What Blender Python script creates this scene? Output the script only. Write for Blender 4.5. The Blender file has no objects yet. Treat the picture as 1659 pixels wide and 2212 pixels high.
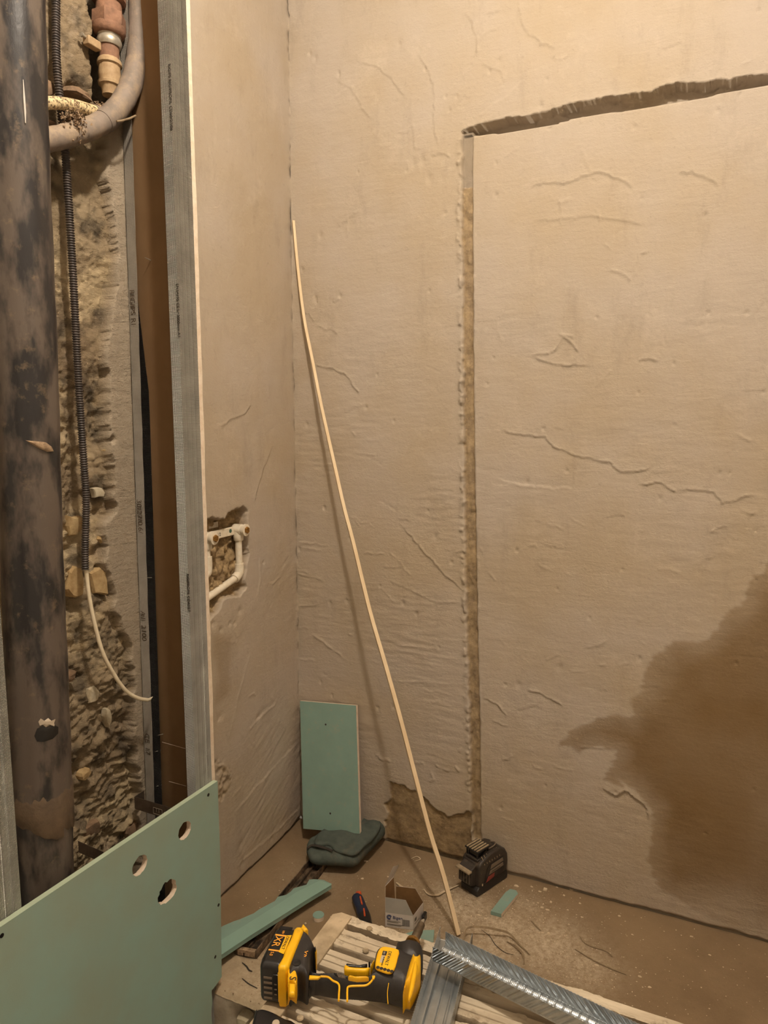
import bpy, math, random
import numpy as np
from math import sin, cos, pi, radians, sqrt, tan
from mathutils import Vector, Matrix

# ------------------------------------------------------------------ camera
F_PX, U0, V0 = 1520.0, 829.5, 1106.0
PITCH, YAW = radians(7.35), radians(24.2)
CAM = Vector((1.26803, -2.07799, 1.45))
S = bpy.context.scene
cd = bpy.data.cameras.new('camera')
cam = bpy.data.objects.new('camera', cd)
S.collection.objects.link(cam)
cam.location = CAM
cam.rotation_euler = (radians(90) - PITCH, 0, YAW)
cd.sensor_fit = 'VERTICAL'
cd.sensor_height = 36.0
cd.lens = F_PX / 2212 * 36.0
cd.clip_start = 0.02
S.camera = cam
# ------------------------------------------------------------------ light
w = bpy.data.worlds.new('world')
S.world = w
w.use_nodes = True
w.node_tree.nodes['Background'].inputs[0].default_value = (1.0, 0.8, 0.6, 1)
w.node_tree.nodes['Background'].inputs[1].default_value = 0.15
ld = bpy.data.lights.new('ceiling_bulb', 'POINT')
ld.energy = 101
ld.color = (1.0, 0.885, 0.745)
ld.shadow_soft_size = 0.045
lo = bpy.data.objects.new('ceiling_bulb', ld)
lo.location = (0.99, -1.34, 3.03)
S.collection.objects.link(lo)
S.view_settings.view_transform = 'Standard'
S.view_settings.look = 'None'
S.view_settings.gamma = 1
S.view_settings.use_curve_mapping = False
S.view_settings.exposure = 0.0

FWD = Vector((-sin(YAW) * cos(PITCH), cos(YAW) * cos(PITCH), -sin(PITCH)))
RGT = Vector((cos(YAW), sin(YAW), 0))
UPV = RGT.cross(FWD)

def at(u, v, x=None, y=None, z=None):
    """the point of a world plane (x=, y= or z=) that the photograph shows at pixel u, v"""
    d = FWD * F_PX + RGT * (u - U0) - UPV * (v - V0)
    if x is not None: t = (x - CAM.x) / d.x
    elif y is not None: t = (y - CAM.y) / d.y
    else: t = (z - CAM.z) / d.z
    return CAM + d * t

# ------------------------------------------------------------------ materials
def srgb(r, g, b):
    f = lambda c: (c / 255 / 12.92) if c / 255 <= 0.04045 else ((c / 255 + 0.055) / 1.055) ** 2.4
    return (f(r), f(g), f(b), 1)

def newmat(name):
    m = bpy.data.materials.new(name)
    m.use_nodes = True
    return m, m.node_tree, m.node_tree.nodes['Principled BSDF']

def nd(nt, t, **kw):
    n = nt.nodes.new(t)
    for k, v in kw.items(): setattr(n, k, v)
    return n

def mixc(nt, fac, a, b, mode='MIX'):
    n = nd(nt, 'ShaderNodeMix', data_type='RGBA', blend_type=mode)
    for i, s in ((0, fac), (6, a), (7, b)):
        if isinstance(s, bpy.types.NodeSocket): nt.links.new(s, n.inputs[i])
        else: n.inputs[i].default_value = s
    return n.outputs[2]

def noise(nt, scale, detail=5, rough=0.6, stretch=None, dist=0.0):
    tc = nd(nt, 'ShaderNodeTexCoord')
    mp = nd(nt, 'ShaderNodeMapping')
    nt.links.new(tc.outputs['Object'], mp.inputs[0])
    if stretch: mp.inputs['Scale'].default_value = stretch
    n = nd(nt, 'ShaderNodeTexNoise')
    nt.links.new(mp.outputs[0], n.inputs['Vector'])
    n.inputs['Scale'].default_value = scale
    n.inputs['Detail'].default_value = detail
    n.inputs['Roughness'].default_value = rough
    n.inputs['Distortion'].default_value = dist
    return n.outputs[0]

def ramp(nt, s, lo_, hi):
    n = nd(nt, 'ShaderNodeMapRange')
    n.inputs[1].default_value = lo_
    n.inputs[2].default_value = hi
    nt.links.new(s, n.inputs[0])
    return n.outputs[0]

def math_(nt, op, a, b=None):
    n = nd(nt, 'ShaderNodeMath', operation=op)
    for i, s in ((0, a), (1, b)):
        if s is None: continue
        if isinstance(s, bpy.types.NodeSocket): nt.links.new(s, n.inputs[i])
        else: n.inputs[i].default_value = s
    return n.outputs[0]

def bump(nt, p, h, dist, strength=1.0, prev=None):
    b = nd(nt, 'ShaderNodeBump')
    b.inputs['Strength'].default_value = strength
    b.inputs['Distance'].default_value = dist
    nt.links.new(h, b.inputs['Height'])
    if prev is not None: nt.links.new(prev, b.inputs['Normal'])
    nt.links.new(b.outputs[0], p.inputs['Normal'])
    return b.outputs[0]

def simple(name, c1, c2=None, scale=20, rough=0.6, metal=0.0, bd=0.0, bs=200, lo_=0.35, hi=0.65, stretch=None, spec=0.5, dust=None, dlo=.5, dhi=.7, dscale=30):
    m, nt, p = newmat(name)
    c2 = c2 or c1
    f = ramp(nt, noise(nt, scale, stretch=stretch), lo_, hi)
    c = mixc(nt, f, c1, c2)
    if dust:
        df = ramp(nt, noise(nt, dscale, 8, .7), dlo, dhi)
        c = mixc(nt, df, c, dust)
        if metal:
            nt.links.new(math_(nt, 'MULTIPLY', math_(nt, 'SUBTRACT', 1.0, df), metal), p.inputs['Metallic'])
    nt.links.new(c, p.inputs['Base Color'])
    p.inputs['Roughness'].default_value = rough
    if not (dust and metal): p.inputs['Metallic'].default_value = metal
    p.inputs['Specular IOR Level'].default_value = spec
    if bd: bump(nt, p, noise(nt, bs, 6, .65, stretch=stretch), bd)
    return m

def plaster_mat(name, base, warm, wet, raw, dark, bd=0.0006):
    m, nt, p = newmat(name)
    at_ = nd(nt, 'ShaderNodeAttribute', attribute_name='mask')
    sep = nd(nt, 'ShaderNodeSeparateColor')
    nt.links.new(at_.outputs['Color'], sep.inputs[0])
    c = mixc(nt, ramp(nt, noise(nt, 2.6, 4, .55), .38, .62), base, warm)
    sp = ramp(nt, noise(nt, 60, 6, .7), .6, .75)
    c = mixc(nt, math_(nt, 'MULTIPLY', sp, .22), c, srgb(104, 92, 78))
    sm = ramp(nt, noise(nt, 9, 7, .75, stretch=(1, 1, .35)), .54, .72)
    c = mixc(nt, math_(nt, 'MULTIPLY', sm, .24), c, srgb(122, 108, 92))
    sm2 = ramp(nt, noise(nt, 5, 8, .8), .55, .7)
    c = mixc(nt, math_(nt, 'MULTIPLY', sm2, .34), c, srgb(208, 194, 176))
    c = mixc(nt, sep.outputs[0], c, wet)
    rawc = mixc(nt, ramp(nt, noise(nt, 45, 8, .75), .35, .68), raw, dark)
    c = mixc(nt, sep.outputs[1], c, rawc)
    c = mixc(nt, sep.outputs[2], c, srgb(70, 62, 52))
    nt.links.new(c, p.inputs['Base Color'])
    p.inputs['Roughness'].default_value = 0.85
    p.inputs['Specular IOR Level'].default_value = 0.25
    b1 = bump(nt, p, noise(nt, 95, 7, .68), bd * 2.2, .8)
    b2 = bump(nt, p, noise(nt, 26, 6, .7, stretch=(.35, .35, 1.6), dist=.6), bd * 3, .6, b1)
    bump(nt, p, noise(nt, 420, 3, .6), bd * .7, .6, b2)
    return m

def steel_mat(name, pitch, amp, c=(176, 172, 162), rough=.36, axes=('z', 'xy'), metal=.9, mode='dia'):
    m, nt, p = newmat(name)
    tc = nd(nt, 'ShaderNodeTexCoord')
    s = nd(nt, 'ShaderNodeSeparateXYZ')
    nt.links.new(tc.outputs['Object'], s.inputs[0])
    a = s.outputs[2]
    b = math_(nt, 'ADD', s.outputs[0], s.outputs[1])
    k = 2 * pi / pitch
    u_ = math_(nt, 'SINE', math_(nt, 'MULTIPLY', math_(nt, 'ADD', a, b), k))
    v_ = math_(nt, 'SINE', math_(nt, 'MULTIPLY', math_(nt, 'SUBTRACT', a, b), k))
    h = math_(nt, 'MULTIPLY', u_, v_) if mode == 'dia' else u_
    bump(nt, p, h, amp, 1.0)
    f = ramp(nt, noise(nt, 14, 5, .6), .3, .7)
    c1 = srgb(*c)
    c2 = srgb(*[int(q * .86) for q in c])
    nt.links.new(mixc(nt, f, c1, c2), p.inputs['Base Color'])
    p.inputs['Metallic'].default_value = metal
    p.inputs['Roughness'].default_value = rough
    return m

M = {}
M['plaster'] = plaster_mat('plaster', srgb(183, 170, 155), srgb(178, 162, 140), srgb(124, 99, 64), srgb(170, 146, 108), srgb(112, 92, 68), bd=.0009)
M['rubble'] = plaster_mat('old_masonry', srgb(160, 142, 114), srgb(132, 114, 90), srgb(192, 172, 138), srgb(184, 170, 150), srgb(174, 158, 136), bd=.0034)
M['stone'] = simple('stone', srgb(190, 164, 120), srgb(160, 132, 90), 40, .9, bd=.002, bs=120)
M['stone_pale'] = simple('stone_pale', srgb(196, 186, 162), srgb(178, 162, 134), 60, .9, bd=.001, bs=150)
M['stone_brown'] = simple('stone_brown', srgb(140, 112, 86), srgb(104, 84, 64), 40, .9, bd=.002, bs=120)
M['room'] = simple('far_room_plaster', srgb(214, 207, 196), srgb(204, 197, 186), 3, .9)
M['cast_iron'] = simple('painted_soil_pipe', srgb(92, 82, 74), srgb(38, 36, 37), 16, .36, bd=.0012, bs=45, lo_=.46, hi=.58, stretch=(1, 1, .38), dust=srgb(136, 116, 90), dlo=.58, dhi=.85, dscale=34)
M['conduit'] = simple('conduit_plastic', srgb(52, 47, 46), srgb(78, 68, 62), 60, .5)
M['cable'] = simple('cable_sheath', srgb(232, 218, 190), srgb(222, 206, 176), 60, .45)
M['foam'] = simple('foam_sleeve', srgb(134, 120, 108), srgb(116, 104, 93), 25, .7, bd=.0012, bs=60, dust=srgb(168, 146, 118), dlo=.5, dhi=.75, dscale=18)
M['ppr'] = simple('white_plastic_pipe', srgb(236, 226, 208), srgb(226, 212, 188), 80, .35)
M['ppr_dirty'] = simple('dirty_plastic_pipe', srgb(226, 206, 164), srgb(206, 182, 138), 80, .5, dust=srgb(96, 76, 54), dlo=.50, dhi=.56, dscale=170, bd=.001, bs=150)
M['rust'] = simple('rusty_iron', srgb(146, 108, 84), srgb(118, 86, 66), 60, .8, bd=.0008, bs=250)
M['dusty_brass'] = simple('dusty_brass', srgb(178, 152, 116), srgb(154, 126, 92), 60, .7, bd=.0006, bs=250)
M['clamp'] = simple('zinc_clamp', srgb(196, 188, 172), srgb(170, 160, 142), 90, .4, metal=.6)
M['brass'] = simple('brass_plug', srgb(176, 130, 62), srgb(120, 86, 40), 200, .4, metal=.6)
M['mortar'] = simple('mortar_crumbs', srgb(172, 146, 116), srgb(124, 102, 80), 90, .95, bd=.002, bs=250)
M['stud'] = steel_mat('embossed_steel', .0052, .0030, c=(196, 194, 186), rough=.34)
M['stud_fine'] = steel_mat('embossed_steel_fine', .0036, .0008, c=(160, 152, 140), rough=.45, metal=.7)
M['track_in'] = steel_mat('track_inside_shaded', .0060, .0040, c=(66, 60, 56), rough=.3)  # same steel, darkened to paint the shade inside the track
M['profile'] = simple('galvanised_steel', srgb(200, 206, 210), srgb(180, 186, 190), 30, .30, metal=.88)
M['steel_dull'] = simple('dull_steel', srgb(122, 108, 94), srgb(100, 88, 76), 30, .5, metal=.7)
M['ink'] = simple('ink', srgb(46, 40, 36), rough=.8)
M['kraft'] = simple('brown_board_paper', srgb(134, 104, 70), srgb(128, 98, 64), 12, .85)
M['gypsum'] = simple('gypsum_core', srgb(228, 212, 192), srgb(214, 194, 170), 60, .95, bd=.0008, bs=250)
M['green'] = simple('green_board_paper', srgb(144, 174, 164), srgb(146, 162, 146), 4, .7, bd=.00015, bs=500, spec=.35)
M['green_edge'] = simple('green_board_edge', srgb(176, 190, 166), srgb(168, 182, 158), 8, .7)
M['green_scrap'] = simple('green_scrap_paper', srgb(134, 162, 150), srgb(128, 154, 142), 8, .7, spec=.35, dust=srgb(160, 158, 136), dlo=.55, dhi=.9, dscale=40)
M['screw'] = simple('black_screw', srgb(30, 30, 30), rough=.4, metal=.5)
M['floor'] = None
M['concrete_face'] = simple('concrete_edge', srgb(166, 154, 136), srgb(150, 138, 120), 30, .95, bd=.0012, bs=150)
M['wood'] = simple('pale_lath', srgb(236, 214, 178), srgb(222, 196, 156), 30, .6, stretch=(1, 1, .1))
M['bag'] = simple('grey_green_canvas', srgb(84, 92, 84), srgb(68, 76, 70), 30, .85, bd=.0008, bs=600, dust=srgb(120, 106, 86), dlo=.56, dhi=.85, dscale=12)
M['bag_trim'] = simple('bag_trim', srgb(62, 54, 46), srgb(48, 42, 36), 30, .8)
M['black_tube'] = simple('black_steel_tube', srgb(44, 38, 33), srgb(62, 52, 44), 40, .5, metal=.3, dust=srgb(134, 112, 88), dlo=.44, dhi=.62, dscale=26)
M['cardboard'] = simple('cardboard_inside', srgb(136, 102, 60), srgb(118, 86, 50), 20, .9)
M['white_card'] = simple('white_card', srgb(208, 200, 192), srgb(200, 192, 184), 20, .7)
M['grey_card'] = simple('grey_card', srgb(172, 168, 160), srgb(164, 160, 152), 20, .7)
M['ink_blue'] = simple('ink_blue', srgb(42, 58, 104), rough=.7)
M['ink_grey'] = simple('ink_grey', srgb(96, 90, 82), rough=.7)
M['navy'] = simple('navy_handle', srgb(34, 46, 72), srgb(28, 36, 54), 60, .45)
M['orange'] = simple('orange_rubber', srgb(214, 92, 46), srgb(190, 80, 42), 60, .5)
M['black_rubber'] = simple('black_rubber', srgb(46, 42, 40), srgb(36, 33, 32), 60, .5, bd=.0002, bs=400, dust=srgb(110, 96, 80), dlo=.6, dhi=.9, dscale=30)
M['black_gloss'] = simple('black_plastic', srgb(26, 25, 26), srgb(34, 32, 32), 60, .28)
M['yellow'] = simple('yellow_plastic', srgb(250, 194, 26), srgb(242, 180, 20), 30, .38, dust=srgb(176, 130, 50), dlo=.6, dhi=.85, dscale=40)
M['orange_print'] = simple('orange_print', srgb(250, 170, 60), rough=.5)
M['grey_light'] = simple('light_grey_plastic', srgb(190, 176, 156), rough=.5)
M['chrome'] = simple('bit_steel', srgb(150, 138, 120), srgb(120, 108, 94), 60, .3, metal=.9)
M['laser_body'] = simple('laser_body', srgb(58, 50, 44), srgb(46, 40, 36), 40, .5, dust=srgb(110, 92, 72), dlo=.55, dhi=.85, dscale=40)
M['laser_pale'] = simple('laser_pale_rib', srgb(176, 156, 126), srgb(140, 124, 100), 60, .5)
M['label_grey'] = simple('label_grey', srgb(120, 106, 90), rough=.5)
M['red'] = simple('red_label', srgb(140, 58, 50), rough=.5)
M['glass_dark'] = simple('dark_window', srgb(16, 14, 14), rough=.08, spec=.8)
M['tread'] = simple('dusty_tread', srgb(212, 198, 174), srgb(182, 166, 142), 30, .9, bd=.001, bs=160, stretch=(.25, 1, 1), dust=srgb(134, 116, 94), dlo=.56, dhi=.72, dscale=26)
M['rail'] = simple('dusty_rail', srgb(196, 176, 146), srgb(160, 142, 114), 22, .8, bd=.0005, bs=160, dust=srgb(150, 134, 108), dlo=.5, dhi=.62, dscale=16)
M['sliver'] = simple('pale_sliver', srgb(150, 130, 100), srgb(120, 100, 76), 60, .8)
M['chip'] = simple('plaster_chips', srgb(214, 196, 168), srgb(190, 168, 138), 60, .95)

def floor_mat():
    m, nt, p = newmat('dusty_screed')
    at_ = nd(nt, 'ShaderNodeAttribute', attribute_name='mask')
    sep = nd(nt, 'ShaderNodeSeparateColor')
    nt.links.new(at_.outputs['Color'], sep.inputs[0])
    c = mixc(nt, ramp(nt, noise(nt, 4, 6, .6), .35, .65), srgb(142, 120, 92), srgb(126, 105, 79))
    c = mixc(nt, math_(nt, 'MULTIPLY', ramp(nt, noise(nt, 180, 5, .75), .62, .72), .6), c, srgb(190, 168, 138))
    c = mixc(nt, math_(nt, 'MULTIPLY', ramp(nt, noise(nt, 70, 5, .7), .6, .75), .4), c, srgb(96, 78, 58))
    dustf = math_(nt, 'MULTIPLY', math_(nt, 'MULTIPLY', sep.outputs[0], .75), ramp(nt, noise(nt, 60, 10, .85), .36, .60))
    c = mixc(nt, dustf, c, srgb(220, 204, 178))
    c = mixc(nt, sep.outputs[1], c, srgb(184, 166, 138))
    nt.links.new(c, p.inputs['Base Color'])
    p.inputs['Roughness'].default_value = .88
    p.inputs['Specular IOR Level'].default_value = .3
    bump(nt, p, noise(nt, 160, 6, .7), .0012, .7)
    return m
M['floor'] = floor_mat()

# ------------------------------------------------------------------ mesh helpers
class MB:
    def __init__(s): s.v = []; s.f = []; s.m = []
    def add(s, vs, fs, mi=0):
        o = len(s.v)
        s.v += [Vector(q) for q in vs]
        s.f += [tuple(i + o for i in f) for f in fs]
        s.m += [mi] * len(fs)
        return s
    def hexa(s, p, mi=0):      # p: 4 bottom points, 4 top points
        return s.add(p, [(3, 2, 1, 0), (4, 5, 6, 7), (0, 1, 5, 4), (1, 2, 6, 5), (2, 3, 7, 6), (3, 0, 4, 7)], mi)
    def box(s, a, b, mi=0):
        x0, y0, z0 = a; x1, y1, z1 = b
        return s.hexa([(x0, y0, z0), (x1, y0, z0), (x1, y1, z0), (x0, y1, z0), (x0, y0, z1), (x1, y0, z1), (x1, y1, z1), (x0, y1, z1)], mi)
    def obox(s, o, ex, ey, ez, mi=0):   # oriented box: corner o and three edge vectors
        o, ex, ey, ez = map(Vector, (o, ex, ey, ez))
        return s.hexa([o, o + ex, o + ex + ey, o + ey, o + ez, o + ex + ez, o + ex + ey + ez, o + ey + ez], mi)
    def tube(s, path, r, seg=12, caps=True, mi=0, flat=1.0, flat_dir=None):
        P = [Vector(p) for p in path]; n = len(P)
        R = r if hasattr(r, '__len__') else [r] * n
        T = [(P[min(i + 1, n - 1)] - P[max(i - 1, 0)]).normalized() for i in range(n)]
        a = flat_dir or (Vector((0, 0, 1)) if abs(T[0].z) < .9 else Vector((1, 0, 0)))
        N = (a - T[0] * a.dot(T[0])).normalized()
        vs = []
        for i in range(n):
            N = (N - T[i] * N.dot(T[i])).normalized()
            B = T[i].cross(N)
            for k in range(seg):
                t = 2 * pi * k / seg
                vs.append(P[i] + N * (cos(t) * R[i] * flat) + B * (sin(t) * R[i]))
        fs = [(i * seg + k, i * seg + (k + 1) % seg, (i + 1) * seg + (k + 1) % seg, (i + 1) * seg + k) for i in range(n - 1) for k in range(seg)]
        if caps: fs += [tuple(range(seg))[::-1], tuple((n - 1) * seg + k for k in range(seg))]
        return s.add(vs, fs, mi)
    def lathe(s, o, axis, prof, seg=24, mi=0):   # prof: list of (distance along axis, radius)
        o = Vector(o); axis = Vector(axis).normalized()
        return s.tube_rings([(o + axis * h, r) for h, r in prof], axis, seg, mi)
    def tube_rings(s, rings, axis, seg, mi=0):
        a = Vector((0, 0, 1)) if abs(axis.z) < .9 else Vector((1, 0, 0))
        N = (a - axis * a.dot(axis)).normalized(); B = axis.cross(N)
        vs = [c + (N * cos(2 * pi * k / seg) + B * sin(2 * pi * k / seg)) * r for c, r in rings for k in range(seg)]
        n = len(rings)
        fs = [(i * seg + k, i * seg + (k + 1) % seg, (i + 1) * seg + (k + 1) % seg, (i + 1) * seg + k) for i in range(n - 1) for k in range(seg)]
        fs += [tuple(range(seg))[::-1], tuple((n - 1) * seg + k for k in range(seg))]
        return s.add(vs, fs, mi)
    def prism(s, pts, d, mi=0, side=None):       # planar polygon pts extruded by vector d
        pts = [Vector(p) for p in pts]; d = Vector(d); n = len(pts)
        side = mi if side is None else side
        s.add(pts + [p + d for p in pts], [tuple(range(n))[::-1], tuple(range(n, 2 * n))], mi)
        o = len(s.v) - 2 * n
        s.f += [(o + i, o + (i + 1) % n, o + n + (i + 1) % n, o + n + i) for i in range(n)]
        s.m += [side] * n
        return s

BASE = {}
def link(name, me, mats, parent=None, base=None, ang=35, bevel=0):
    """one mesh object; vertices were given in world space and become local to the thing's base"""
    base = Vector(BASE[parent] if parent is not None else (base or (0, 0, 0)))
    me.transform(Matrix.Translation(-base))
    for m in (mats if isinstance(mats, (list, tuple)) else [mats]): me.materials.append(m)
    if ang:
        me.polygons.foreach_set('use_smooth', [True] * len(me.polygons))
        me.set_sharp_from_angle(angle=radians(ang))
    o = bpy.data.objects.new(name, me)
    S.collection.objects.link(o)
    if parent is None: o.location = base
    else: o.parent = parent
    BASE[o] = base
    if bevel:
        b = o.modifiers.new('bevel', 'BEVEL'); b.width = bevel; b.segments = 2; b.limit_method = 'ANGLE'
    return o

def obj(name, mb, mats, parent=None, base=None, ang=35, bevel=0):
    me = bpy.data.meshes.new(name)
    me.from_pydata([tuple(v) for v in mb.v], [], mb.f)
    me.polygons.foreach_set('material_index', mb.m)
    import bmesh
    bm = bmesh.new(); bm.from_mesh(me)
    bmesh.ops.recalc_face_normals(bm, faces=bm.faces)
    bm.to_mesh(me); bm.free()
    me.update()
    return link(name, me, mats, parent, base, ang, bevel)

def tag(o, label=None, cat=None, group=None, kind=None):
    if label: o['label'] = label
    if cat: o['category'] = cat
    if group: o['group'] = group
    if kind: o['kind'] = kind
    return o

def thing(name, label, cat, loc, group=None):
    o = bpy.data.objects.new(name, None)
    S.collection.objects.link(o)
    o.empty_display_size = .05
    o.location = loc
    BASE[o] = Vector(loc)
    return tag(o, label, cat, group)

def struct(o): o['kind'] = 'structure'; return o

def curve_mesh(loops, ext, bevel=0.0, res=2):
    """flat outline with holes -> slab of half thickness ext around z = 0, edges rounded by bevel"""
    c = bpy.data.curves.new('c', 'CURVE')
    c.dimensions = '2D'; c.fill_mode = 'BOTH'; c.extrude = max(ext - bevel, 0)
    c.bevel_depth = bevel; c.bevel_resolution = res; c.offset = -bevel
    for lp in loops:
        sp = c.splines.new('POLY'); sp.points.add(len(lp) - 1)
        for q, p in zip(sp.points, lp): q.co = (p[0], p[1], 0, 1)
        sp.use_cyclic_u = True
    o = bpy.data.objects.new('c', c); S.collection.objects.link(o)
    dg = bpy.context.evaluated_depsgraph_get()
    me = bpy.data.meshes.new_from_object(o.evaluated_get(dg))
    bpy.data.objects.remove(o); bpy.data.curves.remove(c)
    return me

def smooth_loop(pts, n=4):
    """Catmull-Rom through a closed outline"""
    out = []; m = len(pts)
    for i in range(m):
        p0, p1, p2, p3 = [Vector(pts[(i + k) % m]) for k in (-1, 0, 1, 2)]
        for k in range(n):
            t = k / n
            out.append(.5 * ((2 * p1) + (p2 - p0) * t + (2 * p0 - 5 * p1 + 4 * p2 - p3) * t * t + (3 * p1 - p0 - 3 * p2 + p3) * t ** 3))
    return out

def smooth_path(pts, n=6):
    pts = [Vector(p) for p in pts]; out = []; m = len(pts)
    for i in range(m - 1):
        p0, p1, p2, p3 = pts[max(i - 1, 0)], pts[i], pts[i + 1], pts[min(i + 2, m - 1)]
        for k in range(n):
            t = k / n
            out.append(.5 * ((2 * p1) + (p2 - p0) * t + (2 * p0 - 5 * p1 + 4 * p2 - p3) * t * t + (3 * p1 - p0 - 3 * p2 + p3) * t ** 3))
    return out + [pts[-1]]

def slab(name, pix, z, th, bevel, mat, parent, smooth=0, holes=(), **kw):
    """outline seen in the photograph at height z, as a horizontal slab z-th/2 .. z+th/2"""
    def conv(pp):
        # a rim that faces away from the camera is seen at the upper face, one that faces it at the lower face
        k_ = max(th / 2 - min(bevel, th / 2) * .5, 0); m_ = len(pp); q = []
        ar = sum(pp[i][0] * pp[(i + 1) % m_][1] - pp[(i + 1) % m_][0] * pp[i][1] for i in range(m_))
        for i in range(m_):
            tx, ty = pp[(i + 1) % m_][0] - pp[i - 1][0], pp[(i + 1) % m_][1] - pp[i - 1][1]
            nv_ = (-tx if ar > 0 else tx) / (math.hypot(tx, ty) + 1e-9)
            q.append(at(*pp[i], z=z + k_ * max(-1, min(1, -1.3 * nv_))).xy)
        return smooth_loop(q, smooth) if smooth else q
    if bevel > .0015:
        return puff(name, conv(pix), z - th / 2, z + th / 2, bevel, mat, parent, **kw)
    me = curve_mesh([conv(pix)] + [conv(h) for h in holes], th / 2, bevel)
    me.transform(Matrix.Translation((0, 0, z)))
    return link(name, me, mat, parent, **kw)

def puff(name, loop, z0, z1, r_, mat, parent, res=.0012, z0r=None, **kw):
    """rounded solid over a flat outline: thickness eases to the rim over the distance r_"""
    L_ = [(p[0], p[1]) for p in loop]
    xs = np.arange(min(p[0] for p in L_) - res * 2, max(p[0] for p in L_) + res * 3, res)
    ys = np.arange(min(p[1] for p in L_) - res * 2, max(p[1] for p in L_) + res * 3, res)
    X_, Y_ = np.meshgrid(xs, ys, indexing='ij')
    sd = poly_sd(X_, Y_, L_)
    ins = sd > 0
    cell = ins[:-1, :-1] | ins[1:, :-1] | ins[1:, 1:] | ins[:-1, 1:]
    gx, gy = np.gradient(sd, res)
    gl = np.hypot(gx, gy) + 1e-9
    X2 = np.where(sd < 0, X_ - sd * gx / gl, X_); Y2 = np.where(sd < 0, Y_ - sd * gy / gl, Y_)
    d = np.clip(sd, 0, None)
    r2 = min(r_, (z1 - z0) / 2)
    s_ = np.sqrt(np.clip(1 - (1 - np.clip(d / r_, 0, 1)) ** 2, 0, 1))
    zt_ = z1 - r2 + r2 * s_; zb_ = z0 + r2 - r2 * s_
    na, nb = X_.shape
    use = np.zeros((na, nb), bool)
    for a in (slice(0, -1), slice(1, None)):
        for b in (slice(0, -1), slice(1, None)): use[a, b] |= cell
    idx = -np.ones((na, nb), int); idx[use] = np.arange(use.sum()); n = int(use.sum())
    top = np.stack([X2[use], Y2[use], zt_[use]], -1); bot = np.stack([X2[use], Y2[use], zb_[use]], -1)
    ci, cj = np.nonzero(cell)
    q = np.stack([idx[ci, cj], idx[ci + 1, cj], idx[ci + 1, cj + 1], idx[ci, cj + 1]], -1)
    cp = np.pad(cell, 1)
    side = []
    for (di, dj, a, b) in ((0, -1, (0, 0), (1, 0)), (1, 0, (1, 0), (1, 1)), (0, 1, (1, 1), (0, 1)), (-1, 0, (0, 1), (0, 0))):
        m_ = ~cp[ci + 1 + di, cj + 1 + dj]
        A_ = idx[ci[m_] + a[0], cj[m_] + a[1]]; B_ = idx[ci[m_] + b[0], cj[m_] + b[1]]
        side.append(np.stack([A_ + n, B_ + n, B_, A_], -1))
    fs = np.concatenate([q, q[:, ::-1] + n] + side)
    me = bpy.data.meshes.new(name)
    me.from_pydata(np.concatenate([top, bot]).tolist(), [], fs.tolist())
    return link(name, me, mat, parent, ang=kw.pop('ang', 55), **kw)

def text_mesh(s, size, ext=.0002, align='LEFT'):
    c = bpy.data.curves.new('t', 'FONT')
    c.body = s; c.size = size; c.extrude = ext; c.align_x = align
    o = bpy.data.objects.new('t', c); S.collection.objects.link(o)
    dg = bpy.context.evaluated_depsgraph_get()
    me = bpy.data.meshes.new_from_object(o.evaluated_get(dg))
    bpy.data.objects.remove(o); bpy.data.curves.remove(c)
    return me

def text(name, s, size, origin, ex, ey, mat, parent, bold=1.0, **kw):
    ex = Vector(ex).normalized(); ez = ex.cross(Vector(ey)).normalized(); ey = ez.cross(ex)
    m = Matrix((ex * bold, ey, ez)).transposed().to_4x4()
    m.translation = Vector(origin)
    me = text_mesh(s, size); me.transform(m)
    return link(name, me, mat, parent, ang=0, **kw)

# ------------------------------------------------------------------ noise fields
rng = np.random.default_rng(7)
LAT = rng.random((16, 256, 256))
def vnoise(x, y, seed=0):
    L = LAT[seed % 16]
    xi = np.floor(x).astype(int); yi = np.floor(y).astype(int)
    fx = x - xi; fy = y - yi
    fx = fx * fx * (3 - 2 * fx); fy = fy * fy * (3 - 2 * fy)
    a = L[xi % 256, yi % 256]; b = L[(xi + 1) % 256, yi % 256]
    c = L[xi % 256, (yi + 1) % 256]; d = L[(xi + 1) % 256, (yi + 1) % 256]
    return (a * (1 - fx) + b * fx) * (1 - fy) + (c * (1 - fx) + d * fx) * fy - .5
def fbm(x, y, f, o=4, seed=0, g=.5):
    s = 0; a = 1.0
    for i in range(o):
        s = s + a * vnoise(x * f + 13.7 * i, y * f + 7.1 * i, seed + i)
        a *= g; f *= 2.03
    return s
def ss(x, a, b):
    t = np.clip((x - a) / (b - a), 0, 1)
    return t * t * (3 - 2 * t)
def seg_dist(X, Y, pts):
    """distance to a polyline, signed side and position along it"""
    D = np.full(X.shape, 1e9); T = np.zeros(X.shape); SG = np.zeros(X.shape)
    n = len(pts) - 1
    for i in range(n):
        ax, ay = pts[i]; bx, by = pts[i + 1]
        dx, dy = bx - ax, by - ay
        L = dx * dx + dy * dy + 1e-12
        t = np.clip(((X - ax) * dx + (Y - ay) * dy) / L, 0, 1)
        ex, ey = X - ax - t * dx, Y - ay - t * dy
        d = np.hypot(ex, ey); k = d < D
        D[k] = d[k]; T[k] = (i + t[k]) / n
        SG[k] = np.sign(dx * ey - dy * ex)[k]
    return D, SG, T
def inside(X, Y, poly):
    r = np.zeros(X.shape, bool); n = len(poly)
    for i in range(n):
        x0, y0 = poly[i]; x1, y1 = poly[(i + 1) % n]
        if abs(y1 - y0) < 1e-9: continue
        r ^= ((y0 > Y) != (y1 > Y)) & (X < (x1 - x0) * (Y - y0) / (y1 - y0) + x0)
    return r
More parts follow.
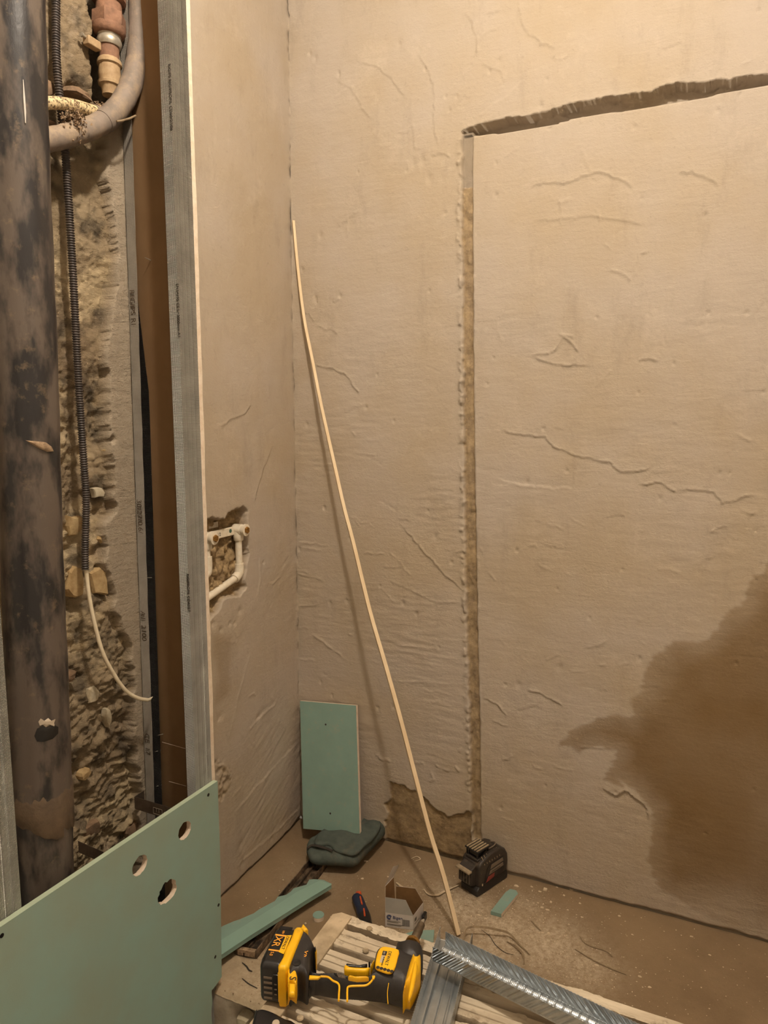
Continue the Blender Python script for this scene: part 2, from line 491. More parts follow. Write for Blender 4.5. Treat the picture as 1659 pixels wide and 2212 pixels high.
def poly_sd(X, Y, poly):
    """signed distance, positive inside"""
    D, _, _ = seg_dist(X, Y, list(poly) + [poly[0]])
    return np.where(inside(X, Y, poly), D, -D)

def relief(name, A, B, P, H, mask, mat, flip=False):
    """height field: A, B are 2-D coordinate grids, P(a, b, h) gives world x, y, z arrays"""
    na, nb = A.shape
    x, y, z = P(A, B, H)
    co = np.stack([x, y, z], -1).reshape(-1, 3).astype(np.float32)
    i = np.arange(na * nb).reshape(na, nb)
    q = np.stack([i[:-1, :-1], i[1:, :-1], i[1:, 1:], i[:-1, 1:]], -1).reshape(-1, 4)
    if flip: q = q[:, ::-1]
    me = bpy.data.meshes.new(name)
    me.vertices.add(len(co)); me.vertices.foreach_set('co', co.ravel())
    me.loops.add(q.size); me.loops.foreach_set('vertex_index', q.ravel().astype(np.int32))
    me.polygons.add(len(q)); me.polygons.foreach_set('loop_start', np.arange(0, q.size, 4, dtype=np.int32))
    me.polygons.foreach_set('use_smooth', np.ones(len(q), bool))
    me.update(calc_edges=True)
    ca = me.color_attributes.new('mask', 'FLOAT_COLOR', 'POINT')
    m4 = np.ones((na * nb, 4), np.float32)
    for k in range(3): m4[:, k] = np.clip(mask[k], 0, 1).reshape(-1) if mask[k] is not None else 0
    ca.data.foreach_set('color', m4.ravel())
    me.materials.append(mat)
    o = bpy.data.objects.new(name, me); S.collection.objects.link(o)
    BASE[o] = Vector((0, 0, 0))
    return struct(o)

# ------------------------------------------------------------------ back wall (plane y = 0)
ROOM_X, ROOM_Y, ROOM_Z, LOW = 2.45, -2.9, 3.10, -0.30
def wxz(l): return [(lambda p: (p.x, p.z))(at(u, v, y=0)) for u, v in l]
ax = np.concatenate([np.arange(0, 1.66, .0034), np.linspace(1.68, ROOM_X, 12)])
bz = np.concatenate([np.arange(-.012, 2.84, .0036), np.linspace(2.85, ROOM_Z, 5)])
X, Z = np.meshgrid(ax, bz, indexing='ij')
H = fbm(X, Z, 2.2, 3, 1) * .005 + fbm(X, Z, 14, 3, 4) * .0012
left = 1 - ss(X, .52, .66)                        # rougher trowelling left of the chase
lowz = 1 - ss(Z, 1.25, 1.75)
st = fbm(X * .18 + Z * .03, Z, 95, 2, 6)
H += st * .0016 * left * lowz * ss(fbm(X, Z, 5, 2, 9), -.2, .15)
H += fbm(X * .3, Z, 60, 2, 3) * .0009 * (.4 + .6 * ss(fbm(X, Z, 3, 2, 2), -.1, .25))
RIDGES = [  # edges left by the trowel: (pixels, height, width, step)
 ([(726,173),(727,205),(703,225),(775,178)], .0012, .003, 0),
 ([(725,173),(757,190),(786,240),(804,262)], .0016, .003, .0012), ([(776,136),(775,137),(815,144),(860,187),(880,217)], .0018, .003, .0014),
 ([(898,115),(922,145),(938,185),(940,210),(938,280),(950,330)], .0018, .003, .0014),
 ([(1000,25),(1020,45),(1032,85),(1030,115),(1020,140),(990,175),(960,205)], .0018, .003, .0014),
 ([(1040,137),(1060,150),(1080,155),(1090,185)], .0016, .003, .001), ([(1135,168),(1100,205),(1030,250)], .0018, .003, .001),
 ([(930,337),(955,332),(975,338)], .0025, .004, .002), ([(855,288),(885,285),(895,270),(897,320),(910,322)], .0014, .003, .001),
 ([(1042,80),(1050,70),(1080,60)], .0015, .003, .001), ([(1118,0),(1125,45),(1140,75),(1180,100),(1205,108)], .002, .004, .0015),
 ([(1190,120),(1215,130),(1230,120),(1240,95)], .002, .004, .001), ([(1140,405),(1160,398),(1215,395),(1280,375),(1310,373),(1345,390),(1370,415)], .0022, .004, .002),
 ([(1460,376),(1490,373),(1520,380),(1560,402)], .0022, .004, .002), ([(1290,448),(1298,480)], .003, .004, 0),
 ([(1318,582),(1340,590),(1368,606)], .004, .005, .001), ([(1370,602),(1374,570),(1385,548),(1405,541)], .003, .004, .001),
 ([(1140,480),(1230,470),(1280,465),(1330,475),(1400,485)], .0014, .005, .0012),
 ([(1140,770),(1180,765),(1200,755),(1215,730),(1235,745),(1252,765)], .0035, .004, .002), ([(1208,724),(1240,728)], .005, .004, 0),
 ([(1150,772),(1200,788),(1275,792)], .003, .004, .002), ([(1378,782),(1395,777),(1422,778)], .003, .004, .002),
 ([(1060,930),(1100,935),(1150,942),(1180,943),(1195,965),(1240,985),(1285,995),(1320,1000),(1340,1020),(1370,1018),(1400,1010),(1420,995)], .0035, .004, .002),
 ([(1375,1045),(1420,1043),(1465,1063)], .0045, .004, .002), ([(1470,1058),(1500,1060),(1545,1065),(1560,1085),(1600,1080),(1640,1065)], .0035, .004, .002),
 ([(1245,1000),(1238,1050),(1235,1055),(1130,1050),(1065,1030)], .0018, .004, .002), ([(1600,1110),(1638,1108)], .004, .004, .001),
 ([(1155,1122),(1220,1145)], .003, .003, 0), ([(1228,1118),(1270,1138)], .003, .003, 0), ([(1371,1148),(1368,1195)], .0028, .003, 0),
 ([(1262,1400),(1290,1398),(1315,1378)], .003, .004, .001), ([(1378,1340),(1390,1335)], .004, .004, 0), ([(1370,1385),(1382,1380),(1398,1393)], .004, .004, 0),
 ([(1340,1437),(1355,1430)], .004, .004, 0), ([(1295,1435),(1310,1436)], .004, .004, 0),
 ([(1140,1493),(1165,1498),(1220,1525)], .0045, .004, .002), ([(1045,1510),(1075,1520),(1095,1550)], .005, .005, .002), ([(1062,1558),(1100,1570)], .004, .004, .001),
 ([(1150,1655),(1175,1662)], .004, .004, 0), ([(1195,1655),(1240,1663)], .004, .004, 0), ([(1250,1615),(1310,1618)], .003, .004, .001),
 ([(1300,1700),(1335,1718),(1350,1708),(1390,1735),(1405,1775)], .004, .006, .004),
 ([(673,789),(710,795),(745,808),(765,835),(777,850)], .0035, .004, .0015), ([(680,705),(722,712),(730,722)], .003, .004, .001),
 ([(647,674),(668,678),(678,700)], .002, .003, .001), ([(756,928),(770,945)], .003, .003, 0),
 ([(642,1170),(712,1180)], .0035, .003, 0), ([(645,1180),(700,1190)], .003, .003, 0), ([(785,1195),(835,1198)], .0045, .003, 0),
 ([(640,1232),(668,1236)], .003, .003, 0), ([(640,1240),(700,1252)], .003, .004, .001), ([(642,1310),(690,1308)], .003, .004, .001),
 ([(643,1356),(668,1357)], .006, .005, 0), ([(672,1370),(690,1382),(752,1430)], .005, .005, 0), ([(642,1420),(680,1428)], .003, .004, 0),
 ([(858,1125),(920,1195),(960,1240),(1003,1278)], .0045, .004, .0015), ([(840,1190),(890,1248)], .003, .003, 0), ([(822,1268),(855,1303)], .0035, .003, 0),
 ([(858,1125),(875,1122),(890,1124)], .003, .003, .001), ([(740,1110),(815,1140)], .002, .003, 0), ([(830,1250),(890,1275),(930,1300),(1000,1302)], .0022, .004, .001),
 ([(752,1368),(765,1372)], .006, .004, 0), ([(850,1470),(980,1478)], .0028, .003, 0), ([(905,1488),(985,1500)], .0028, .003, 0), ([(860,1395),(960,1402)], .0028, .003, 0),
 ([(820,1635),(845,1648)], .006, .005, 0), ([(895,1648),(915,1650)], .005, .004, 0), ([(940,1652),(972,1668)], .006, .004, 0), ([(980,1655),(992,1668)], .006, .004, 0),
 ([(1000,1612),(990,1625)], .006, .004, 0), ([(1008,1555),(1000,1563)], .005, .004, 0), ([(925,1660),(935,1680),(928,1690)], .005, .004, 0),
 ([(1028,905),(1040,898),(1050,905)], .003, .004, 0), ([(1035,1180),(1045,1200)], .003, .004, 0), ([(1055,1235),(1070,1255)], .004, .004, 0),
]
rr = random.Random(12)
for k in range(95):                                # small nicks and drag marks of the trowel
    u_, v_ = rr.uniform(650, 1640), rr.uniform(20, 1800)
    L_, a_ = rr.uniform(12, 60), rr.uniform(-.5, .7) if v_ > 900 else rr.uniform(-1.6, 1.6)
    RIDGES.append(([(u_, v_), (u_ + L_ * .5 * cos(a_), v_ + L_ * .5 * sin(a_) + rr.uniform(-4, 4)), (u_ + L_ * cos(a_), v_ + L_ * sin(a_))], rr.choice((.0015, .0022, .003, -.002)), rr.choice((.0025, .0032, .004)), rr.choice((0, 0, .0012))))
for px_, h_, wd, stp in RIDGES:
    pts = wxz(px_)
    xs = [p[0] for p in pts]; zs = [p[1] for p in pts]
    i0, i1 = np.searchsorted(ax, [min(xs) - .05, max(xs) + .05]); j0, j1 = np.searchsorted(bz, [min(zs) - .05, max(zs) + .05])
    if i1 <= i0 or j1 <= j0: continue
    sl = (slice(i0, i1), slice(j0, j1))
    xx, zz = X[sl], Z[sl]
    D, SG, T = seg_dist(xx + fbm(xx, zz, 40, 2, 5) * .008, zz + fbm(xx, zz, 40, 2, 8) * .008, pts)
    e = ss(T, 0, .12) * (1 - ss(T, .88, 1))
    H[sl] += e * h_ * .62 * np.exp(-(D / (wd * .85)) ** 2) * (.7 + fbm(xx, zz, 50, 2, 3) * 1.3)
    if stp: H[sl] += e * stp * .75 * SG * np.exp(-D / .020)
PITS = [(682,645,5),(692,508,6),(735,640,4),(862,95,7),(680,125,6),(893,352,9),(912,345,8),(928,385,7),(960,460,4),(790,880,4),(1052,830,3),(1289,686,3),(1530,676,3),(1613,676,3),(1455,785,3),(1379,848,3),(1649,847,3),
        (712,1304,5),(748,1298,4),(700,1097,4),(870,1303,4),(717,1502,3),(815,1530,4),(1120,1478,6),(1208,1442,7),(975,1215,4),(940,1160,6),(755,1165,4)]
PITS += [(rr.uniform(640, 1650), rr.uniform(10, 1850), rr.choice((2.5, 3, 4))) for k in range(60)]
for u, v, r in PITS:
    x_, z_ = wxz([(u, v)])[0]
    D = np.hypot(X - x_, (Z - z_) * .7)
    H -= np.where(D < .03, .004 * np.exp(-(D / (r * .0013)) ** 2), 0)
# horizontal chase
up = wxz([(1000,282),(1044,267),(1100,256),(1162,246),(1215,228),(1272,217),(1340,207),(1407,200),(1445,183),(1520,177),(1571,173),(1620,166),(1659,162),(1800,135)])
dn = wxz([(1002,295),(1086,286),(1187,270),(1255,251),(1373,234),(1508,211),(1592,194),(1659,183),(1800,160)])
zu = np.interp(ax, [p[0] for p in up], [p[1] for p in up]) + (.006 * fbm(ax, ax * 0 + 3.3, 14, 2, 2) + .005 * fbm(ax, ax * 0 + 5.3, 60, 4, 2, .65)) * ss(ax, .62, .75)
zd = np.interp(ax, [p[0] for p in dn], [p[1] for p in dn]) + .0012 * fbm(ax, ax * 0 + 9.3, 40, 3, 2)
inh = ss(Z, zd[:, None] - .001, zd[:, None] + .003) * (1 - ss(Z, zu[:, None] - .003, zu[:, None] + .001)) * (X > wxz([(999, 288)])[0][0])
rub = np.clip(fbm(X, Z, 26, 3, 11) + .12, 0, .45) * .055 * ss(Z, zd[:, None] + .014, zu[:, None] - .004) * ss(X, .70, .85)
H = H * (1 - inh) + inh * (-.050 - .006 * (1 - ss(Z, zd[:, None], zd[:, None] + .010)) + rub + fbm(X, Z, 9, 2, 12) * .003)
Hlip = np.exp(-((Z - zu[:, None] - .004) / .006) ** 2) * (X > .6) * (1 - inh)
H += Hlip * (.0035 * np.clip(fbm(X, Z, 60, 3, 13) + .2, 0, 1))
# vertical chase
zl = [p[1] for p in wxz([(997,295),(997,400),(998,600),(1001,900),(1004,1200),(1009,1400),(1014,1560),(1018,1750),(1022,1830)])]
xl = [p[0] for p in wxz([(997,295),(997,400),(998,600),(1001,900),(1004,1200),(1009,1400),(1014,1560),(1018,1750),(1022,1830)])]
xr = [p[0] for p in wxz([(1022,295),(1021,400),(1022,600),(1024,900),(1029,1200),(1033,1400),(1037,1560),(1039,1750),(1040,1830)])]
XL = np.interp(bz, zl[::-1], xl[::-1]) + .006 * fbm(bz * 0 + 1.1, bz, 45, 4, 3); XR = np.interp(bz, zl[::-1], xr[::-1]) + .0015 * fbm(bz * 0 + 5.1, bz, 30, 3, 3)
inv = ss(X, XL[None] - .001, XL[None] + .004) * (1 - ss(X, XR[None] - .003, XR[None] + .001)) * (Z < 2.285) * ss(Z, .085, .10)
fill = fbm(X, Z * .3, 75, 3, 14) * .005 + fbm(X, Z, 22, 3, 15) * .006
H = H * (1 - inv) + inv * (-.013 + fill * np.where(Z > 2.13, .25, 1.2))
lip = np.exp(-((X - XL[None] + .006) / .007) ** 2) * (Z < 2.27) * (1 - inv) * (Z > .05)
H += lip * (.014 * np.clip(fbm(X, Z, 70, 3, 10) + .02, 0, 1) + .010 * np.clip(fbm(X * .5, Z, 30, 2, 6), 0, 1))
lip2 = np.exp(-((X - XR[None] - .004) / .004) ** 2) * (Z < 2.27) * (1 - inv)
H += lip2 * .006 * np.clip(fbm(X, Z, 40, 3, 7) - .08, 0, 1)
# bare patch at the foot of the wall
bare = wxz([(826,1830),(835,1800),(830,1770),(838,1755),(830,1735),(843,1725),(842,1690),(868,1697),(905,1712),(925,1732),(945,1745),(965,1758),(985,1764),(1003,1757),(1016,1742),(1022,1800),(1030,1880),(940,1875)])
sd = poly_sd(X + fbm(X, Z, 30, 3, 4) * .016, Z + fbm(X, Z, 30, 3, 5) * .016, bare)
ib = ss(sd, 0, .004)
H = H * (1 - ib) + ib * (-.007 + fbm(X, Z, 25, 4, 6) * .004)
# inside corner crust and ragged foot
H += np.exp(-X / .008) * .004 * np.clip(fbm(X * 0, Z, 40, 3, 5) + .1, 0, 1)
foot = (1 - ss(Z, .004, .016 + .012 * np.clip(fbm(X, Z * 0, 14, 3, 3), -.3, .6)))
H -= foot * .010
# masks: wet patch, old mortar, darker chases, foot and corner
wet = wxz([(1800,1050),(1659,1180),(1650,1235),(1622,1262),(1600,1300),(1570,1330),(1545,1350),(1520,1385),(1450,1390),(1418,1410),(1400,1470),(1395,1500),(1370,1515),(1360,1545),(1290,1548),(1240,1580),(1215,1610),(1250,1635),(1290,1615),(1325,1622),(1322,1665),(1308,1690),(1345,1705),(1355,1690),(1385,1725),(1405,1750),(1408,1800),(1400,1850),(1418,1930),(1500,1970),(1659,2020),(1900,2090)])
sw = poly_sd(X + fbm(X, Z, 12, 5, 2) * .035 + fbm(X, Z * 4, 30, 3, 4) * .012, Z + fbm(X, Z, 12, 5, 7) * .03, wet)
lightp = wxz([(1470,1985),(1500,1925),(1580,1935),(1640,1960),(1720,2060)])
sl_ = poly_sd(X, Z, lightp)
mwet = (.55 * ss(sw, -.006, .010) + .42 * ss(sw, -.005, .08)) * (1 - .55 * ss(sl_, -.08, .05)) * (.9 + .2 * fbm(X, Z, 6, 3, 3))
mraw = np.clip(ib * .95 + inv * np.where(Z > 2.13, .0, .85), 0, 1)
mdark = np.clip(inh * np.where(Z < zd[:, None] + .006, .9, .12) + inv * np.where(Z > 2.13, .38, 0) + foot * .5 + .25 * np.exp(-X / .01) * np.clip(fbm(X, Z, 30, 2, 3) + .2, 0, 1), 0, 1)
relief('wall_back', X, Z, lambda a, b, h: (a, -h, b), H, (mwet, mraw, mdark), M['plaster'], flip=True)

# ------------------------------------------------------------------ left wall (plane x = 0), plastered part
def wyz(l, x=0): return [(lambda p: (p.y, p.z))(at(u, v, x=x)) for u, v in l]
ay = np.arange(-.735, .0035, .0034)
Y, Z = np.meshgrid(ay, bz, indexing='ij')
H = fbm(Y, Z, 2.0, 3, 3) * .005 + fbm(Y, Z, 12, 3, 6) * .0014
H += fbm(Y * .2 + Z * .12, Z - Y * .55, 70, 2, 5) * .0016 * (1 - ss(Z, .9, 1.3)) * ss(fbm(Y, Z, 4, 2, 1), -.2, .2)
H += fbm(Y, Z * .15, 50, 2, 5) * .0006
for px_, h_, wd, stp in [
 ([(600,1515),(560,1550),(535,1575)], .003, .006, .002), ([(645,1600),(560,1690),(500,1760)], .002, .006, .002), ([(650,1740),(600,1790),(500,1880)], .002, .006, .002),
 ([(535,1505),(545,1498),(553,1500)], .004, .004, 0), ([(540,1468),(545,1462)], .004, .004, 0), ([(578,1500),(600,1515)], .004, .004, 0), ([(602,1555),(606,1562)], .004, .004, 0),
 ([(505,1365),(515,1378),(508,1390)], .004, .004, 0), ([(480,1380),(500,1388),(510,1382)], .003, .004, 0), ([(537,1395),(535,1410)], .004, .004, 0),
 ([(575,1265),(590,1262),(612,1240)], .003, .004, .001), ([(603,1258),(606,1280)], .004, .004, 0), ([(560,1200),(562,1250),(556,1290)], .003, .004, .002),
 ([(475,925),(500,905),(530,895),(545,870)], .0025, .004, .002), ([(575,780),(582,860)], .002, .004, 0), ([(548,1090),(560,1040),(590,960)], .002, .005, .002),
 ([(452,295),(462,305)], .004, .003, 0), ([(436,95),(438,105)], .004, .003, 0), ([(545,1385),(500,1560),(490,1600)], .002, .004, .001), ([(470,1640),(485,1660)], .006, .006, 0),
 ([(520,1580),(530,1600),(526,1615)], .003, .004, 0), ([(537,1590),(550,1612)], .003, .004, 0), ([(520,1700),(500,1720)], .003, .005, .001)]:
    pts = wyz(px_)
    D, SG, T = seg_dist(Y + fbm(Y, Z, 40, 2, 5) * .006, Z + fbm(Y, Z, 40, 2, 8) * .006, pts)
    e = ss(T, 0, .12) * (1 - ss(T, .88, 1))
    H += e * h_ * .55 * np.exp(-(D / wd) ** 2) * (.7 + fbm(Y, Z, 50, 2, 3))
    if stp: H += e * stp * .5 * SG * np.exp(-D / .022)
for u, v, r in [(462,1348,6),(478,1362,5),(522,1825,8),(524,1865,6),(586,1812,6),(474,1550,8),(558,1550,6),(570,1216,4),(520,1320,6),(498,1347,4),(508,1347,4)]:
    y_, z_ = wyz([(u, v)])[0]
    D = np.hypot((Y - y_), Z - z_)
    H -= np.where(D < .04, .004 * np.exp(-(D / (r * .0016)) ** 2), 0)
hole = wyz([(425,1150),(445,1128),(470,1116),(490,1112),(505,1104),(530,1096),(538,1110),(534,1140),(536,1200),(532,1262),(520,1285),(500,1290),(480,1305),(470,1320),(455,1345),(430,1350)])
sd = poly_sd(Y + fbm(Y, Z, 30, 3, 4) * .018, Z + fbm(Y, Z, 30, 3, 5) * .018, hole)
ih = ss(sd, -.001, .006)
H = H * (1 - ih) + ih * (-.040 + fbm(Y, Z, 60, 3, 2) * .022 + .012 * ss(Z, 1.06, 1.0))
scab = wyz([(462,1640),(480,1640),(500,1665),(498,1690),(480,1730),(470,1740)])
sd2 = poly_sd(Y + fbm(Y, Z, 30, 3, 4) * .02, Z + fbm(Y, Z, 30, 3, 5) * .02, scab)
isc = ss(sd2, 0, .01)
H += isc * fbm(Y, Z, 70, 2, 4) * .012
H += np.exp(Y / .008) * .006 * np.clip(fbm(Y * 0, Z, 36, 3, 8) + .12, 0, 1)
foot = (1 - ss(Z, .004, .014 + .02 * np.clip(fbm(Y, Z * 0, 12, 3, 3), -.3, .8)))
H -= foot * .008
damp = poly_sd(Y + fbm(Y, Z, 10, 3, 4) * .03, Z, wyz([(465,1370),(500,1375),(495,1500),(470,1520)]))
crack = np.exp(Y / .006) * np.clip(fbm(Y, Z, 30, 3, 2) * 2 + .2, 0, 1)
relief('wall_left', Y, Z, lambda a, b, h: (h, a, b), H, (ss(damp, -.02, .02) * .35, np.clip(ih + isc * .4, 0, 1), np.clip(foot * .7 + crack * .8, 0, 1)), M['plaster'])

# ------------------------------------------------------------------ shaft wall: old stone and mortar behind the pipes
ay = np.arange(-1.45, -.734, .0032)
bz2 = np.concatenate([[LOW], np.arange(.30, 2.80, .0034), [ROOM_Z]])
Y, Z = np.meshgrid(ay, bz2, indexing='ij')
edge = -.787 + .020 * fbm(Y * 0 + 2.2, Z, 6, 2, 3) + .016 * fbm(Y, Z, 34, 4, 3)        # ragged edge of the new render beside the steel track
edge = edge - .035 * ss(Z, 1.20, 1.28) * (1 - ss(Z, 1.6, 1.75)) - .06 * ss(Z, 1.02, 1.1) * (1 - ss(Z, 1.2, 1.26))- .03 * ss(Z, .9, 1.0) * (1 - ss(Z, 1.02, 1.1))
strip = ss(Y, edge - .003, edge + .001)
rough = fbm(Y, Z, 7, 5, 3, .55) * .035 + fbm(Y * 1.0 + Z * .3, Z, 30, 4, 8, .6) * .012
low = 1 - ss(Z, .75, 1.0)
rough += low * fbm(Y * .4 + Z * .5, Z - Y * .3, 60, 3, 9, .6) * .014
mid = ss(Z, 1.45, 1.6) * (1 - ss(Z, 2.0, 2.06))
rough = rough * (1 - .45 * mid)
top = ss(Z, 2.165, 2.20)
rough = rough * (1 - .75 * top * ss(Y, -1.2, -.9))
H = -.030 + rough + .012 * top
H = H * (1 - strip) + strip * (.000 + fbm(Y, Z, 6, 3, 2) * .004)
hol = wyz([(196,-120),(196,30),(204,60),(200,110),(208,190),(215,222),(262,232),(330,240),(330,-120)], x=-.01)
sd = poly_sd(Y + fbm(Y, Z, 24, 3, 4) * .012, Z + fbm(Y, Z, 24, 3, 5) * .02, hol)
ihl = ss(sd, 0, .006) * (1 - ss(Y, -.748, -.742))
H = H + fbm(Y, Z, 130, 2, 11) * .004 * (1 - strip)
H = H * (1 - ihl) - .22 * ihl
for (u, v, r, d) in [(180,205,22,.03),(105,170,12,.03),(120,262,16,.03),(132,275,12,.03),(100,255,10,.02),(233,1108,9,.02),(198,1465,7,.03),(275,1478,6,.03),(150,935,10,.02),(225,1230,8,.02),(238,1280,7,.03),(165,1190,9,.015),(245,950,7,.02),(178,1315,12,.02),(215,1065,12,.02)]:
    y_, z_ = wyz([(u, v)])[0]
    D = np.hypot(Y - y_, Z - z_)
    H -= d * np.exp(-(D / (r * .001)) ** 2)
H = np.minimum(H, .012)
old = (1 - strip)
yellow = ss(fbm(Y, Z, 9, 4, 6), -.05, .25)
relief('wall_shaft', Y, Z, lambda a, b, h: (h, a, b), H, (old * yellow * .8, strip * .9, np.clip(ihl * 1.0 + old * .75 * np.clip(-fbm(Y, Z, 26, 4, 9) * 2, 0, 1), 0, 1)), M['rubble'])  # pipe recess coloured dark: its deep shade is painted in
WS = bpy.data.objects['wall_shaft']

def stone_mesh(w_, h_, d_, seed):
    r = random.Random(seed)
    mb = MB(); seg = 8
    vs = []; 
    outline = []
    for k in range(seg):
        t_ = 2 * pi * (k + r.uniform(-.25, .25)) / seg
        q_ = r.uniform(.66, 1.12) / max(abs(cos(t_)) ** 3 + abs(sin(t_)) ** 3, .3) ** (1 / 3)
        outline.append((cos(t_) * q_, sin(t_) * q_))
    for sc, hh in ((1.0, -1.2), (.98, .1), (.86, .5), (.4, .62)):
        for (a, b) in outline: vs.append((hh * d_ + r.uniform(-.12, .12) * d_, a * w_ / 2 * sc, b * h_ / 2 * sc))
    fs = [(i * seg + k, i * seg + (k + 1) % seg, (i + 1) * seg + (k + 1) % seg, (i + 1) * seg + k) for i in range(3) for k in range(seg)]
    fs.append(tuple(3 * seg + k for k in range(seg)))
    return mb.add(vs, fs)
for i, (u, v, wp, hp, m, d_) in enumerate([(233,973,18,46,'stone',.010),(212,1064,26,30,'stone_pale',.008),(230,1160,44,52,'stone',.012),(158,1135,38,56,'stone',.016),
    (212,1256,42,84,'stone',.014),(160,1262,34,84,'stone',.014),(200,1500,22,46,'stone_pale',.010),(233,1548,16,56,'stone_pale',.010),(182,1672,20,30,'stone',.012),(148,1462,24,30,'stone_brown',.016),
    (163,203,56,24,'stone_brown',.03),(97,192,30,38,'stone_brown',.025),(103,272,30,20,'stone_brown',.03),(150,255,22,14,'stone_brown',.03),(285,1790,36,46,'stone_brown',.02),(200,1790,40,50,'stone_brown',.012)]):
    p = at(u, v, x=-.022)
    mb = stone_mesh(wp * .00150, hp * .00098, d_, i)
    for q in mb.v: q += p
    o = obj('stone', mb, M[m], WS, ang=18)

# ------------------------------------------------------------------ the rest of the room shell
def plane(name, pts, mat):
    mb = MB(); mb.add(pts, [(0, 1, 2, 3)]); return struct(obj(name, mb, mat, ang=0))
mb = MB().box((-.1, ROOM_Y, ROOM_Z), (ROOM_X, 0, ROOM_Z + .1)); struct(obj('ceiling', mb, M['room']))
mb = MB().box((ROOM_X, ROOM_Y, LOW), (ROOM_X + .1, .02, ROOM_Z)); struct(obj('wall_right', mb, M['room']))
mb = MB().box((-.1, ROOM_Y - .1, LOW), (ROOM_X + .1, ROOM_Y, ROOM_Z)); struct(obj('wall_front', mb, M['room']))
mb = MB().box((-.12, ROOM_Y, LOW), (-.02, -1.45, ROOM_Z)); struct(obj('wall_left_near', mb, M['room']))
mb = MB().box((-.02, ROOM_Y, LOW - .1), (ROOM_X, -.80, LOW)); struct(obj('floor_lower', mb, M['room']))

# floor: raised screed slab with its broken edge near the camera
STEP = -.765
ax = np.concatenate([np.arange(-.01, 1.70, .0042), np.linspace(1.72, ROOM_X, 10)])
ay = np.concatenate([np.arange(-.764, .012, .0042)])
X, Y = np.meshgrid(ax, ay, indexing='ij')
H = fbm(X, Y, 3, 3, 2) * .003 + fbm(X, Y, 18, 4, 5) * .0016
near = 1 - ss(Y, -.66, -.58)
H += near * (1 - ss(X, .45, .5)) * fbm(X, Y, 60, 4, 3) * .003
H = H - .012 * (1 - ss(Y, STEP - .001, STEP + .012 + .006 * fbm(X, Y * 0, 20, 3, 1)))
wallc = np.exp(-np.abs(Y + .004) / .006)
dust = np.zeros(X.shape)
for u, v, r, a in [(1000,1965,.10,1),(1080,2010,.12,1),(1180,2040,.13,1),(1250,2080,.10,.8),(960,1925,.06,.7),(1130,1960,.08,.6),(900,1900,.10,.3),(1060,2060,.1,.8),(1200,2000,.06,.6),(560,2130,.12,.8),(680,1900,.12,.3),(920,2010,.06,.8)]:
    p = at(u, v, z=0); dust = np.maximum(dust, a * np.exp(-((X - p.x) ** 2 + (Y - p.y) ** 2) / r ** 2))
FH = H.copy(); FAX, FAY = ax.copy(), ay.copy()
def floor_h(x, y):
    return float(FH[min(len(FAX) - 1, max(0, int(np.searchsorted(FAX, x)))), min(len(FAY) - 1, max(0, int(np.searchsorted(FAY, y))))])
relief('floor', X, Y, lambda a, b, h: (a, b, h), H, (dust, near * (1 - ss(X, .42, .5)) * .5, None), M['floor'])
FL = bpy.data.objects['floor']
mb = MB()
nx, nz = 90, 14
vs = []; r = random.Random(3)
x0, x1 = .0, 1.7
for i in range(nx + 1):
    for j in range(nz + 1):
        x = x0 + (x1 - x0) * i / nx; z = LOW + (-.008 - LOW) * j / nz
        yy = STEP - .004 + .008 * (j == nz) + r.uniform(-.002, .002)
        p = at(528, 2206, y=STEP); d = math.hypot(x - p.x, z - p.z)
        if d < .045: yy += .05 * (1 - (d / .045) ** 2)
        vs.append((x, yy, z))
mb.add(vs, [(i * (nz + 1) + j, (i + 1) * (nz + 1) + j, (i + 1) * (nz + 1) + j + 1, i * (nz + 1) + j + 1) for i in range(nx) for j in range(nz)])
struct(obj('step_face', mb, M['concrete_face'], ang=60))
p = at(526, 2206, y=STEP + .01)
mb = stone_mesh(.040, .034, .018, 77)
mb.v = [Vector((q.y, -q.x, q.z)) + p for q in mb.v]
o = obj('pebble', mb, M['stone_pale'], base=p - Vector((0, 0, .017)))
tag(o, 'pale round pebble sitting in the hole of the concrete step face', 'pebble')

# ------------------------------------------------------------------ boxing: side board, track, studs, front board
XF = .200        # plane of the stud faces
ZT = 3.08
sb = thing('side_wallboard', 'tall side wallboard of the pipe boxing, brown paper inside and bare white cut edge', 'board', (.10, -.735, LOW))
mb = MB()
ya, yb = -.722, -.747
r = random.Random(5)
n = 60
nrm = Vector((.025, .2, 0)).normalized() * .0125
vs = []
for j in range(n + 1):
    z = LOW + (ZT - LOW) * j / n
    jag = r.uniform(-.0012, .0012)
    vs += [(.001, ya, z), (XF - .001 + jag, yb, z), (XF - .001 + jag + nrm.x, yb + nrm.y, z), (.001 + nrm.x, ya + nrm.y, z)]
mb.add(vs, [], 0)
for j in range(n):
    a, b = 4 * j, 4 * (j + 1)
    for k, mi in ((0, 0), (1, 1), (2, 2), (3, 1)):
        mb.f.append((a + k, a + (k + 1) % 4, b + (k + 1) % 4, b + k)); mb.m.append(mi)
obj('board', mb, [M['kraft'], M['gypsum'], M['green']], sb)
# pencil lines across the brown paper low down
for (u0_, v0_, u1_, v1_) in [(350, 1603, 400, 1617), (365, 1688, 402, 1698)]:
    a = at(u0_, v0_, y=-.742); b = at(u1_, v1_, y=-.7475)
    obj('pencil_line', MB().tube([a, b], .0005, 6), M['gypsum'], sb)

